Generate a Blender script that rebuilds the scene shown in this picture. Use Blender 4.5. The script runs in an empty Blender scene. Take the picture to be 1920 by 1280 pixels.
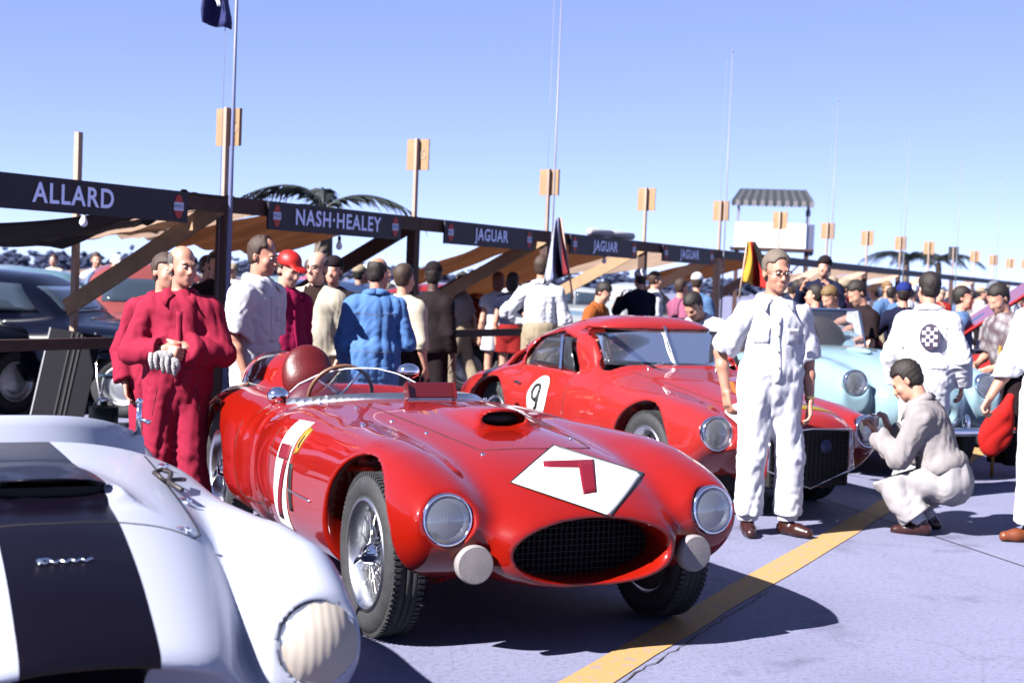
import bpy, bmesh, math, random
import numpy as np
from mathutils import Vector, Matrix

# ------------------------------------------------------------------ camera, world, sun, exposure
S = bpy.context.scene
COL = S.collection
F_PX, PITCH, ROLL = 2667.0, math.radians(2.405), math.radians(2.2)
CAM_Z = 1.5
_f = Vector((0, math.cos(PITCH), -math.sin(PITCH)))
_u0 = Vector((0, math.sin(PITCH), math.cos(PITCH)))
_r0 = Vector((1, 0, 0))
_r = math.cos(ROLL) * _r0 + math.sin(ROLL) * _u0
_u = math.cos(ROLL) * _u0 - math.sin(ROLL) * _r0
cam_data = bpy.data.cameras.new('camera')
cam = bpy.data.objects.new('camera', cam_data)
COL.objects.link(cam)
M = Matrix.Identity(4)
for i in range(3):
    M[i][0], M[i][1], M[i][2] = _r[i], _u[i], -_f[i]
M[2][3] = CAM_Z
cam.matrix_world = M
cam_data.sensor_width = 36.0
cam_data.lens = 36.0 * F_PX / 1920.0
cam_data.clip_start = 0.05
cam_data.clip_end = 6000
cam_data.dof.use_dof = True
cam_data.dof.focus_distance = 6.6
cam_data.dof.aperture_fstop = 3.6
S.camera = cam

SUN_AZ = math.atan2(-0.60, -0.80)          # where the sun stands (x right, y away from the camera)
SUN_EL = math.radians(40)
W = bpy.data.worlds.new('World'); S.world = W; W.use_nodes = True
nt = W.node_tree; nt.nodes.clear()
sky = nt.nodes.new('ShaderNodeTexSky'); sky.sky_type = 'NISHITA'; sky.sun_disc = False
sky.sun_elevation = SUN_EL
sky.sun_rotation = math.pi / 2 - SUN_AZ
sky.air_density = 0.4; sky.dust_density = 0.0; sky.ozone_density = 4.0; sky.altitude = 3000
bg = nt.nodes.new('ShaderNodeBackground'); bg.inputs['Strength'].default_value = 0.05
wo = nt.nodes.new('ShaderNodeOutputWorld')
film = nt.nodes.new('ShaderNodeMix'); film.data_type = 'RGBA'; film.blend_type = 'MULTIPLY'      # the slide film's cool, slightly violet balance
film.inputs[0].default_value = 1.0; film.inputs[7].default_value = (0.126, 0.112, 0.162, 1)
gam = nt.nodes.new('ShaderNodeGamma'); gam.inputs[1].default_value = 0.6
gain = nt.nodes.new('ShaderNodeMix'); gain.data_type = 'RGBA'; gain.blend_type = 'MULTIPLY'; gain.inputs[0].default_value = 1.0; gain.inputs[7].default_value = (6.9, 6.9, 6.9, 1); gain.clamp_result = False
nt.links.new(sky.outputs[0], film.inputs[6]); nt.links.new(film.outputs[2], gam.inputs[0]); nt.links.new(gam.outputs[0], gain.inputs[6]); nt.links.new(gain.outputs[2], bg.inputs[0])
nt.links.new(bg.outputs[0], wo.inputs[0])
sd = bpy.data.lights.new('sun', 'SUN'); sd.energy = 5.0; sd.angle = math.radians(0.55); sd.color = (1.0, 0.97, 0.94)
sun = bpy.data.objects.new('sun', sd); COL.objects.link(sun)
to_sun = Vector((math.cos(SUN_AZ) * math.cos(SUN_EL), math.sin(SUN_AZ) * math.cos(SUN_EL), math.sin(SUN_EL)))
sun.rotation_euler = to_sun.to_track_quat('Z', 'Y').to_euler()
sun.location = (-8, -6, 12)
vs = S.view_settings
vs.view_transform = 'Standard'; vs.look = 'None'; vs.gamma = 1.0; vs.exposure = 2.17; vs.use_curve_mapping = False
S.render.engine = 'CYCLES'
S.cycles.use_denoising = True
S.cycles.max_bounces = 6; S.cycles.diffuse_bounces = 3; S.cycles.glossy_bounces = 3
S.cycles.transmission_bounces = 6; S.cycles.transparent_max_bounces = 8
S.cycles.sample_clamp_indirect = 6.0
S.cycles.caustics_reflective = False; S.cycles.caustics_refractive = False
S.render.film_transparent = False

# ------------------------------------------------------------------ photograph pixel -> place
def pray(x, y):
    return _f + _r * ((x - 960) / F_PX) - _u * ((y - 640) / F_PX)
def on_ground(x, y, z=0.0):
    d = pray(x, y); t = (z - CAM_Z) / d.z
    return Vector((0, 0, CAM_Z)) + d * t
def at_depth(x, y, Y):
    d = pray(x, y); t = Y / d.y
    return Vector((0, 0, CAM_Z)) + d * t

# ------------------------------------------------------------------ materials
MATS = {}
def mat(name, col, rough=0.6, metal=0.0, coat=0.0, noise=0.0, nscale=20.0, bump=0.0, bscale=60.0, trans=0.0, emit=None, spec=0.3, sheen=0.0, alpha=1.0):
    if name in MATS: return MATS[name]
    m = bpy.data.materials.new(name); m.use_nodes = True
    t = m.node_tree; b = t.nodes['Principled BSDF']
    col = tuple(col)[:3] + (1,)
    b.inputs['Base Color'].default_value = col
    b.inputs['Roughness'].default_value = rough
    b.inputs['Metallic'].default_value = metal
    b.inputs['Coat Weight'].default_value = coat
    b.inputs['Coat Roughness'].default_value = 0.04
    b.inputs['Specular IOR Level'].default_value = spec
    b.inputs['Transmission Weight'].default_value = trans
    b.inputs['Sheen Weight'].default_value = sheen
    b.inputs['Alpha'].default_value = alpha
    if emit: b.inputs['Emission Color'].default_value = tuple(emit[:3]) + (1,); b.inputs['Emission Strength'].default_value = emit[3]
    if noise > 0 or bump > 0:
        tc = t.nodes.new('ShaderNodeTexCoord')
        if noise > 0:
            n = t.nodes.new('ShaderNodeTexNoise'); n.inputs['Scale'].default_value = nscale; n.inputs['Detail'].default_value = 5; n.inputs['Roughness'].default_value = 0.6
            t.links.new(tc.outputs['Object'], n.inputs['Vector'])
            mr = t.nodes.new('ShaderNodeMapRange'); mr.inputs['From Min'].default_value = 0.3; mr.inputs['From Max'].default_value = 0.7
            mr.inputs['To Min'].default_value = 1 - noise; mr.inputs['To Max'].default_value = 1 + noise
            t.links.new(n.outputs['Fac'], mr.inputs['Value'])
            hsv = t.nodes.new('ShaderNodeHueSaturation'); hsv.inputs['Color'].default_value = col
            t.links.new(mr.outputs[0], hsv.inputs['Value']); t.links.new(hsv.outputs[0], b.inputs['Base Color'])
        if bump > 0:
            n2 = t.nodes.new('ShaderNodeTexNoise'); n2.inputs['Scale'].default_value = bscale; n2.inputs['Detail'].default_value = 4
            t.links.new(tc.outputs['Object'], n2.inputs['Vector'])
            bp = t.nodes.new('ShaderNodeBump'); bp.inputs['Strength'].default_value = bump; bp.inputs['Distance'].default_value = 0.01
            t.links.new(n2.outputs['Fac'], bp.inputs['Height']); t.links.new(bp.outputs[0], b.inputs['Normal'])
    MATS[name] = m
    return m
def cloth(name, col): return mat('cloth_' + name, col, 0.85, noise=0.06, nscale=9, bump=0.2, bscale=160, spec=0.12)
def paint(name, col, **k): return mat('paint_' + name, col, k.get('rough', 0.28), coat=k.get('coat', 1.0), noise=0.03, nscale=6, bump=0.012, bscale=9, spec=0.04)
def skin(name='skin', col=(0.50, 0.24, 0.16)): return mat(name, col, 0.5, noise=0.10, nscale=14, bump=0.08, bscale=120, spec=0.4)
CHROME = mat('chrome', (0.72, 0.73, 0.76), 0.08, 1.0)
ALU = mat('aluminium', (0.62, 0.63, 0.66), 0.28, 1.0, noise=0.08, nscale=30)
STEEL = mat('dull_steel', (0.35, 0.36, 0.38), 0.4, 0.9, noise=0.1)
RUBBER = mat('rubber', (0.018, 0.018, 0.020), 0.75, noise=0.25, nscale=25, bump=0.15)
BLACK = mat('black', (0.008, 0.008, 0.009), 0.6)
SEAM = mat('seam', (0.02, 0.004, 0.005), 0.8)
GLASS = mat('glass', (0.9, 0.95, 1.0), 0.02, trans=1.0)
WHITEP = mat('white_enamel', (0.50, 0.50, 0.49), 0.45, noise=0.03, nscale=12)
NUMRED = mat('number_red', (0.095, 0.002, 0.008), 0.5)

# ------------------------------------------------------------------ object helpers
def link(o, parent=None):
    COL.objects.link(o)
    if parent is not None: o.parent = parent
    return o
def tag(o, label=None, cat=None, group=None, kind=None):
    if label: o['label'] = label
    if cat: o['category'] = cat
    if group: o['group'] = group
    if kind: o['kind'] = kind
    return o
def empty(name, loc=(0, 0, 0), rz=0.0):
    o = bpy.data.objects.new(name, None); o.empty_display_size = 0.2
    COL.objects.link(o); o.location = loc; o.rotation_euler = (0, 0, rz)
    return o
def obj_from(name, verts, faces, m, parent=None, smooth=False, normals=None):
    me = bpy.data.meshes.new(name)
    if isinstance(verts, np.ndarray) and isinstance(faces, np.ndarray):
        nv, nf = len(verts), len(faces)
        me.vertices.add(nv); me.vertices.foreach_set('co', np.ascontiguousarray(verts, np.float32).ravel())
        k = faces.shape[1]
        me.loops.add(nf * k); me.loops.foreach_set('vertex_index', np.ascontiguousarray(faces, np.int32).ravel())
        me.polygons.add(nf); me.polygons.foreach_set('loop_start', np.arange(0, nf * k, k, dtype=np.int32))
        me.update(calc_edges=True)
    else:
        me.from_pydata([tuple(v) for v in verts], [], faces); me.update()
    if smooth: me.polygons.foreach_set('use_smooth', [True] * len(me.polygons))
    if normals is not None: me.normals_split_custom_set_from_vertices(np.asarray(normals, np.float32))
    if m is not None:
        for mm in (m if isinstance(m, (list, tuple)) else [m]): me.materials.append(mm)
    o = bpy.data.objects.new(name, me)
    return link(o, parent)
def copy_tree(o, parent=None):
    c = o.copy(); COL.objects.link(c)
    if parent is not None: c.parent = parent
    for ch in o.children: copy_tree(ch, c)
    return c

class MB:
    """collects simple solids into one mesh"""
    def __init__(s): s.v = []; s.f = []; s.sm = []
    def raw(s, vs, fs, smooth=False):
        n = len(s.v); s.v += [Vector(v) for v in vs]; s.f += [tuple(i + n for i in f) for f in fs]; s.sm += [smooth] * len(fs); return s
    def box(s, c, h, R=None, bevel=0.0):
        c = Vector(c); pts = []
        if bevel > 0:
            b = min(bevel, min(h) * 0.9)
            for sx in (-1, 1):
                for sy in (-1, 1):
                    for sz in (-1, 1):
                        for ax in range(3):
                            p = [sx * (h[0] - b), sy * (h[1] - b), sz * (h[2] - b)]; p[ax] = (sx, sy, sz)[ax] * h[ax]; pts.append(p)
            bm = bmesh.new()
            for p in pts: bm.verts.new(p)
            bmesh.ops.convex_hull(bm, input=bm.verts); bm.verts.ensure_lookup_table()
            bm.verts.index_update(); vs_ = [v.co.copy() for v in bm.verts]; fs = [tuple(v.index for v in f.verts) for f in bm.faces]; bm.free()
        else:
            vs_ = [Vector((sx * h[0], sy * h[1], sz * h[2])) for sx in (-1, 1) for sy in (-1, 1) for sz in (-1, 1)]
            fs = [(0, 1, 3, 2), (4, 6, 7, 5), (0, 4, 5, 1), (2, 3, 7, 6), (0, 2, 6, 4), (1, 5, 7, 3)]
        if R is not None: vs_ = [R @ v for v in vs_]
        return s.raw([v + c for v in vs_], fs)
    def bar(s, a, b, w, t, up=(0, 0, 1)):
        """rectangular bar from a to b, width w (sideways), thickness t (along up)"""
        a = Vector(a); b = Vector(b); d = (b - a); L = d.length; d.normalize()
        x = d.cross(Vector(up));
        if x.length < 1e-4: x = d.cross(Vector((1, 0, 0)))
        x.normalize(); y = x.cross(d).normalized()
        R = Matrix((x, d, y)).transposed()
        return s.box((a + b) / 2, (w / 2, L / 2, t / 2), R)
    def tube(s, pts, r, n=8, cap=True):
        pts = [Vector(p) for p in pts]; rs = r if isinstance(r, (list, tuple)) else [r] * len(pts)
        rings = []; prev = None; base = len(s.v); vs_ = []; fs = []
        for i, p in enumerate(pts):
            d = (pts[min(i + 1, len(pts) - 1)] - pts[max(i - 1, 0)])
            if d.length < 1e-9: d = Vector((0, 0, 1))
            d.normalize()
            if prev is None:
                x = d.orthogonal().normalized()
            else:
                x = (prev - d * prev.dot(d));
                x = x.normalized() if x.length > 1e-6 else d.orthogonal().normalized()
            prev = x; y = d.cross(x)
            for k in range(n):
                a = 2 * math.pi * k / n; vs_.append(p + (x * math.cos(a) + y * math.sin(a)) * rs[i])
        for i in range(len(pts) - 1):
            for k in range(n):
                k2 = (k + 1) % n; fs.append((i * n + k, i * n + k2, (i + 1) * n + k2, (i + 1) * n + k))
        if cap: fs.append(tuple(range(n - 1, -1, -1))); fs.append(tuple((len(pts) - 1) * n + k for k in range(n)))
        return s.raw(vs_, fs, True)
    def lathe(s, prof, c, axis, n=32, closed=False):
        """profile (radius, along-axis) turned round axis through c"""
        c = Vector(c); d = Vector(axis).normalized(); x = d.orthogonal().normalized(); y = d.cross(x); vs_ = []; fs = []; m = len(prof)
        for k in range(n):
            a = 2 * math.pi * k / n; e = x * math.cos(a) + y * math.sin(a)
            for (r, h) in prof: vs_.append(c + e * r + d * h)
        for k in range(n):
            k2 = (k + 1) % n
            for j in range(m if closed else m - 1):
                j2 = (j + 1) % m; fs.append((k * m + j, k2 * m + j, k2 * m + j2, k * m + j2))
        return s.raw(vs_, fs, True)
    def ellipsoid(s, c, r, R=None, nu=16, nv=10):
        vs_ = []; fs = []; c = Vector(c)
        for j in range(nv + 1):
            t = math.pi * j / nv
            for i in range(nu):
                a = 2 * math.pi * i / nu; p = Vector((r[0] * math.sin(t) * math.cos(a), r[1] * math.sin(t) * math.sin(a), r[2] * math.cos(t)))
                vs_.append((R @ p if R is not None else p) + c)
        for j in range(nv):
            for i in range(nu):
                i2 = (i + 1) % nu; fs.append((j * nu + i, (j + 1) * nu + i, (j + 1) * nu + i2, j * nu + i2))
        return s.raw(vs_, fs, True)
    def build(s, name, m, parent=None):
        o = obj_from(name, s.v, s.f, m, parent)
        o.data.polygons.foreach_set('use_smooth', s.sm)
        return o

def text_mesh(body, size, depth=0.0, spacing=1.0, bold=0.0):
    cu = bpy.data.curves.new('txt', 'FONT'); cu.body = body; cu.size = size; cu.align_x = 'CENTER'; cu.align_y = 'CENTER'
    cu.extrude = depth; cu.space_character = spacing; cu.offset = bold; cu.resolution_u = 4
    o = bpy.data.objects.new('txt', cu); COL.objects.link(o)
    dg = bpy.context.evaluated_depsgraph_get(); me = bpy.data.meshes.new_from_object(o.evaluated_get(dg))
    vs_ = [v.co.copy() for v in me.vertices]; fs = [tuple(p.vertices) for p in me.polygons]
    bpy.data.objects.remove(o); bpy.data.curves.remove(cu); bpy.data.meshes.remove(me)
    return vs_, fs

# ------------------------------------------------------------------ implicit surfaces (smooth bodies of cars and people)
def smin(a, b, k):
    if k <= 0: return np.minimum(a, b)
    h = np.maximum(k - np.abs(a - b), 0) / k
    return np.minimum(a, b) - h * h * (k * 0.25)
class Field:
    def __init__(s, lo, hi, h, sym=False):
        s.h = h; s.sym = sym
        lo = np.array(lo, np.float64); hi = np.array(hi, np.float64)
        if sym: lo[1] = h / 2
        s.lo = lo; n = np.ceil((hi - lo) / h).astype(int) + 1
        s.ax = [(lo[i] + h * np.arange(n[i])).astype(np.float32) for i in range(3)]
        s.D = np.full(tuple(n), 9.0, np.float32)
    def _sub(s, bb, pad):
        if bb is None: return tuple(slice(0, len(a)) for a in s.ax)
        sl = []
        for i in range(3):
            a = int(np.floor((bb[0][i] - pad - s.lo[i]) / s.h)); b = int(np.ceil((bb[1][i] + pad - s.lo[i]) / s.h)) + 1
            a = max(a, 0); b = min(b, len(s.ax[i]))
            if b <= a: return None
            sl.append(slice(a, b))
        return tuple(sl)
    def op(s, fb, k=0.0, mode='u'):
        fn, bb = fb
        sl = s._sub(bb, k + 3 * s.h)
        if sl is None: return s
        x = s.ax[0][sl[0]][:, None, None]; y = s.ax[1][sl[1]][None, :, None]; z = s.ax[2][sl[2]][None, None, :]
        d = np.asarray(fn(x, y, z), np.float32); D = s.D[sl]
        if mode == 'u': s.D[sl] = smin(D, d, k)
        elif mode == 's': s.D[sl] = -smin(-D, d, k)
        elif mode == 'i': s.D[sl] = -smin(-D, -d, k)
        elif mode == 'add': s.D[sl] = D + d
        return s
    def mirror(s):
        s.D = np.concatenate([s.D[:, ::-1, :], s.D], axis=1)
        y = s.ax[1]; s.ax[1] = np.concatenate([-y[::-1], y]); s.lo = s.lo.copy(); s.lo[1] = float(s.ax[1][0]); s.sym = False
        return s
    def sample(s, P):
        g = (np.asarray(P, np.float64) - s.lo) / s.h
        n = np.array(s.D.shape); g = np.clip(g, 0, n - 1.001); i = g.astype(int); f = g - i
        D = s.D; x, y, z = i[:, 0], i[:, 1], i[:, 2]; fx, fy, fz = f[:, 0], f[:, 1], f[:, 2]
        c00 = D[x, y, z] * (1 - fx) + D[x + 1, y, z] * fx; c10 = D[x, y + 1, z] * (1 - fx) + D[x + 1, y + 1, z] * fx
        c01 = D[x, y, z + 1] * (1 - fx) + D[x + 1, y, z + 1] * fx; c11 = D[x, y + 1, z + 1] * (1 - fx) + D[x + 1, y + 1, z + 1] * fx
        return (c00 * (1 - fy) + c10 * fy) * (1 - fz) + (c01 * (1 - fy) + c11 * fy) * fz
    def grad(s, P, e=None):
        e = e or s.h
        G = np.empty((len(P), 3))
        for a in range(3):
            d = np.zeros(3); d[a] = e
            G[:, a] = s.sample(P + d) - s.sample(P - d)
        return G / (2 * e)
    def mesh(s, proj=1, ns=1.3):
        D = s.D; B = D < 0
        n = D.shape
        c = np.zeros((n[0] - 1, n[1] - 1, n[2] - 1), np.int8)
        for dx in (0, 1):
            for dy in (0, 1):
                for dz in (0, 1): c += B[dx:n[0] - 1 + dx, dy:n[1] - 1 + dy, dz:n[2] - 1 + dz]
        act = np.nonzero((c > 0) & (c < 8)); N = len(act[0])
        if N == 0: return np.zeros((0, 3)), np.zeros((0, 4), int), np.zeros((0, 3))
        cid = np.full(c.shape, -1, np.int32); cid[act] = np.arange(N, dtype=np.int32)
        I = np.stack(act, 1)
        corner = {}
        for dx in (0, 1):
            for dy in (0, 1):
                for dz in (0, 1): corner[(dx, dy, dz)] = D[I[:, 0] + dx, I[:, 1] + dy, I[:, 2] + dz]
        acc = np.zeros((N, 3)); cnt = np.zeros(N)
        for a in corner:
            for ax in range(3):
                if a[ax] == 0:
                    b = list(a); b[ax] = 1; b = tuple(b)
                    va, vb = corner[a], corner[b]; m = (va < 0) != (vb < 0)
                    t = va[m] / (va[m] - vb[m])
                    p = np.tile(np.array(a, float), (m.sum(), 1)); p[:, ax] = t
                    acc[m] += p; cnt[m] += 1
        P = s.lo + (I + acc / cnt[:, None]) * s.h
        faces = []
        for ax in range(3):
            o1, o2 = [(1, 2), (2, 0), (0, 1)][ax]
            sl0 = [slice(0, n[0]), slice(0, n[1]), slice(0, n[2])]; sl1 = list(sl0)
            sl0[ax] = slice(0, n[ax] - 1); sl1[ax] = slice(1, n[ax])
            A, C = B[tuple(sl0)], B[tuple(sl1)]
            e = np.stack(np.nonzero(A != C), 1)
            e = e[(e[:, o1] > 0) & (e[:, o2] > 0) & (e[:, o1] < n[o1] - 1) & (e[:, o2] < n[o2] - 1)]
            flip = ~A[e[:, 0], e[:, 1], e[:, 2]]
            q = []
            for (d1, d2) in ((-1, -1), (0, -1), (0, 0), (-1, 0)):
                g = e.copy(); g[:, o1] += d1; g[:, o2] += d2; q.append(cid[g[:, 0], g[:, 1], g[:, 2]])
            q = np.stack(q, 1); q[flip] = q[flip][:, ::-1]
            faces.append(q)
        Fc = np.concatenate(faces)
        for _ in range(proj):
            v = s.sample(P); G = s.grad(P, s.h * 0.5); g2 = np.maximum((G * G).sum(1), 0.05)
            st = -(v / g2)[:, None] * G; L = np.linalg.norm(st, axis=1, keepdims=True); st *= np.minimum(1, 0.6 * s.h / np.maximum(L, 1e-9)); P = P + st
        G = s.grad(P, s.h * ns); Nn = G / np.maximum(np.linalg.norm(G, axis=1, keepdims=True), 1e-9)
        return P, Fc, Nn
    def build(s, name, m, parent=None, proj=1, ns=1.3):
        P, Fc, Nn = s.mesh(proj, ns)
        return obj_from(name, P, Fc, m, parent, True, Nn)
    def hit(s, o, d, far=4.0):
        """march from points o along d until the surface; returns points"""
        o = np.asarray(o, float).reshape(-1, 3); d = np.asarray(d, float); d = d / np.linalg.norm(d)
        ts = np.arange(0, far, s.h * 0.5); P = o.copy(); found = np.zeros(len(o), bool); T = np.full(len(o), np.nan)
        prev = s.sample(o)
        for t in ts[1:]:
            v = s.sample(o + d * t); m = (~found) & (v < 0)
            if m.any():
                f = prev[m] / np.maximum(prev[m] - v[m], 1e-9); T[m] = t - s.h * 0.5 * (1 - np.clip(f, 0, 1)); found |= m
            prev = v
        return o + d * T[:, None]

def cap_(a, b, ra, rb=None):
    a = np.asarray(a, np.float32); b = np.asarray(b, np.float32); rb = ra if rb is None else rb
    ab = b - a; L2 = max(float(ab @ ab), 1e-9); R = max(ra, rb)
    def fn(x, y, z):
        px, py, pz = x - a[0], y - a[1], z - a[2]
        t = np.clip((px * ab[0] + py * ab[1] + pz * ab[2]) / L2, 0, 1)
        return np.sqrt((px - t * ab[0]) ** 2 + (py - t * ab[1]) ** 2 + (pz - t * ab[2]) ** 2) - (ra + (rb - ra) * t)
    return fn, (np.minimum(a, b) - R, np.maximum(a, b) + R)
def ell_(c, r, R=None):
    c = np.asarray(c, np.float32); r = np.asarray(r, np.float32)
    Rm = None if R is None else np.asarray(R, np.float32)
    def fn(x, y, z):
        px, py, pz = x - c[0], y - c[1], z - c[2]
        if Rm is not None:
            px, py, pz = (px * Rm[0, 0] + py * Rm[1, 0] + pz * Rm[2, 0], px * Rm[0, 1] + py * Rm[1, 1] + pz * Rm[2, 1], px * Rm[0, 2] + py * Rm[1, 2] + pz * Rm[2, 2])
        k0 = np.sqrt((px / r[0]) ** 2 + (py / r[1]) ** 2 + (pz / r[2]) ** 2); k1 = np.sqrt((px / r[0] ** 2) ** 2 + (py / r[1] ** 2) ** 2 + (pz / r[2] ** 2) ** 2)
        return k0 * (k0 - 1) / np.maximum(k1, 1e-6)
    ext = r if Rm is None else np.abs(Rm) @ r
    return fn, (c - ext, c + ext)
def box_(c, hs, rd=0.0, R=None):
    c = np.asarray(c, np.float32); hs = np.asarray(hs, np.float32) - rd
    Rm = None if R is None else np.asarray(R, np.float32)
    def fn(x, y, z):
        px, py, pz = x - c[0], y - c[1], z - c[2]
        if Rm is not None:
            px, py, pz = (px * Rm[0, 0] + py * Rm[1, 0] + pz * Rm[2, 0], px * Rm[0, 1] + py * Rm[1, 1] + pz * Rm[2, 1], px * Rm[0, 2] + py * Rm[1, 2] + pz * Rm[2, 2])
        qx, qy, qz = np.abs(px) - hs[0], np.abs(py) - hs[1], np.abs(pz) - hs[2]
        return np.sqrt(np.maximum(qx, 0) ** 2 + np.maximum(qy, 0) ** 2 + np.maximum(qz, 0) ** 2) + np.minimum(np.maximum(np.maximum(qx, qy), qz), 0) - rd
    ext = (hs + rd) if Rm is None else np.abs(Rm) @ (hs + rd)
    return fn, (c - ext, c + ext)
def plane_(p, n, bb=None):
    p = np.asarray(p, np.float32); n = np.asarray(n, np.float32); n = n / np.linalg.norm(n)
    return (lambda x, y, z: (x - p[0]) * n[0] + (y - p[1]) * n[1] + (z - p[2]) * n[2]), bb
def cyl_y(cx, cz, r, y0, y1):
    def fn(x, y, z): return np.maximum(np.sqrt((x - cx) ** 2 + (z - cz) ** 2) - r, np.maximum(y0 - y, y - y1) + 0 * z)
    return fn, ((cx - r, y0, cz - r), (cx + r, y1, cz + r))
def spline(xs, ys):
    """smooth monotone-ish interpolation through keys (xs ascending)"""
    xs = np.asarray(xs, float); ys = np.asarray(ys, float)
    o = np.argsort(xs); xs = xs[o]; ys = ys[o]
    dx = np.diff(xs); sl = np.diff(ys) / dx; m = np.zeros(len(xs)); m[1:-1] = np.where(sl[1:] * sl[:-1] > 0, 2 * sl[1:] * sl[:-1] / (sl[1:] + sl[:-1] + 1e-12), 0); m[0] = sl[0]; m[-1] = sl[-1]
    def fn(x):
        x = np.asarray(x, float); xc = np.clip(x, xs[0], xs[-1]); i = np.clip(np.searchsorted(xs, xc) - 1, 0, len(xs) - 2)
        h = xs[i + 1] - xs[i]; t = (xc - xs[i]) / h
        return (2 * t**3 - 3 * t**2 + 1) * ys[i] + (t**3 - 2 * t**2 + t) * h * m[i] + (-2 * t**3 + 3 * t**2) * ys[i + 1] + (t**3 - t**2) * h * m[i + 1]
    return fn
def loft_(keys, n=2.4, y0=None):
    """keys rows: x, yc, half width, z bottom, z top -> superellipse tube along x"""
    K = np.array(keys, float); K = K[np.argsort(K[:, 0])]; x0, x1 = K[0, 0], K[-1, 0]
    fy, fw, fb, ft = (spline(K[:, 0], K[:, j]) for j in (1, 2, 3, 4))
    def fn(x, y, z):
        xx = np.asarray(x, float); yc = fy(xx); w = np.maximum(fw(xx), 0.01); b = fb(xx); t = ft(xx); zc = (b + t) / 2; hh = np.maximum((t - b) / 2, 0.01)
        yc, w, zc, hh = (np.asarray(q, np.float32) for q in (yc, w, zc, hh))
        q = (np.abs((y - yc) / w) ** n + np.abs((z - zc) / hh) ** n) ** (1.0 / n)
        d = (q - 1) * np.minimum(w, hh)
        return np.maximum(d, np.maximum(x0 - x, x - x1) + 0 * d).astype(np.float32)
    wm = (np.abs(K[:, 1]) + K[:, 2]).max()
    return fn, ((x0, (K[:, 1] - K[:, 2]).min(), K[:, 3].min()), (x1, (K[:, 1] + K[:, 2]).max(), K[:, 4].max()))
def wob(amp, fr, seed=0, aniso=(1, 1, 1)):
    """cloth folds: warped waves"""
    rs = np.random.RandomState(seed); A = rs.normal(size=(4, 3)); A /= np.linalg.norm(A, axis=1, keepdims=True); A = A * np.array(aniso); ph = rs.uniform(0, 6.28, 8)
    def fn(x, y, z):
        w = 1.6 * np.sin((x * A[0, 0] + y * A[0, 1] + z * A[0, 2]) * fr * 0.55 + ph[0]) + 1.1 * np.sin((x * A[1, 0] + y * A[1, 1] + z * A[1, 2]) * fr * 0.8 + ph[1])
        a = np.sin((x * A[2, 0] + y * A[2, 1] + z * A[2, 2]) * fr + w + ph[2])
        b = np.sin((x * A[3, 0] + y * A[3, 1] + z * A[3, 2]) * fr * 1.9 + 1.3 * w + ph[3])
        return amp * (0.7 * (1 - 2 * np.abs(a) ** 0.7) + 0.35 * b)
    return fn, None
# ------------------------------------------------------------------ car kit
def hit_pixel(root, fld, px, py):
    """where the sight line through a photograph pixel meets a body (in the body's own axes)"""
    Mi = root.matrix_world.inverted(); o = Mi @ Vector((0, 0, CAM_Z)); d = (Mi.to_3x3() @ pray(px, py)).normalized()
    c = (Vector(fld.lo) + Vector([a[-1] for a in fld.ax])) / 2; R = (Vector([a[-1] for a in fld.ax]) - Vector(fld.lo)).length / 2
    t0 = max((c - o).dot(d) - R, 0.05)
    return fld.hit([o + d * t0], d, 2.2 * R + 0.2)[0]
def place(root, loc, rz):
    root.location = loc; root.rotation_euler = (0, 0, rz)
    root.matrix_world = Matrix.Translation(loc) @ Matrix.Rotation(rz, 4, 'Z')
def drape(fld, quad, dirn, off, name, m, parent, nu=10, nv=10, back=0.25, thick=0.004):
    """sheet over a body: quad corners (3D), pressed on along dirn"""
    q = [np.asarray(p, float) for p in quad]; d = np.asarray(dirn, float); d = d / np.linalg.norm(d)
    U, V = np.meshgrid(np.linspace(0, 1, nu + 1), np.linspace(0, 1, nv + 1), indexing='ij')
    U = U.ravel()[:, None]; V = V.ravel()[:, None]
    P = (1 - U) * (1 - V) * q[0] + U * (1 - V) * q[1] + U * V * q[2] + (1 - U) * V * q[3]
    H = fld.hit(P - d * back, d, back * 2 + 1.0)
    bad = np.isnan(H).any(1); H[bad] = P[bad]
    G = fld.grad(H, fld.h * 1.5); G /= np.maximum(np.linalg.norm(G, axis=1, keepdims=True), 1e-9)
    A = H + G * off; Bk = H + G * (off - thick)
    n = len(A); w = nv + 1; f = []
    for i in range(nu):
        for j in range(nv):
            a = i * w + j; f.append((a, a + w, a + w + 1, a + 1)); f.append((n + a, n + a + 1, n + a + w + 1, n + a + w))
    for i in range(nu): a = i * w; b = a + nv; f.append((a, n + a, n + a + w, a + w)); f.append((b, b + w, n + b + w, n + b))
    for j in range(nv): a = j; b = nu * w + j; f.append((a, a + 1, n + a + 1, n + a)); f.append((b, n + b, n + b + 1, b + 1))
    o = obj_from(name, np.concatenate([A, Bk]), np.array(f), m, parent, True)
    bmf = bmesh.new(); bmf.from_mesh(o.data); bmesh.ops.recalc_face_normals(bmf, faces=bmf.faces); bmf.to_mesh(o.data); bmf.free()
    return o
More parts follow.
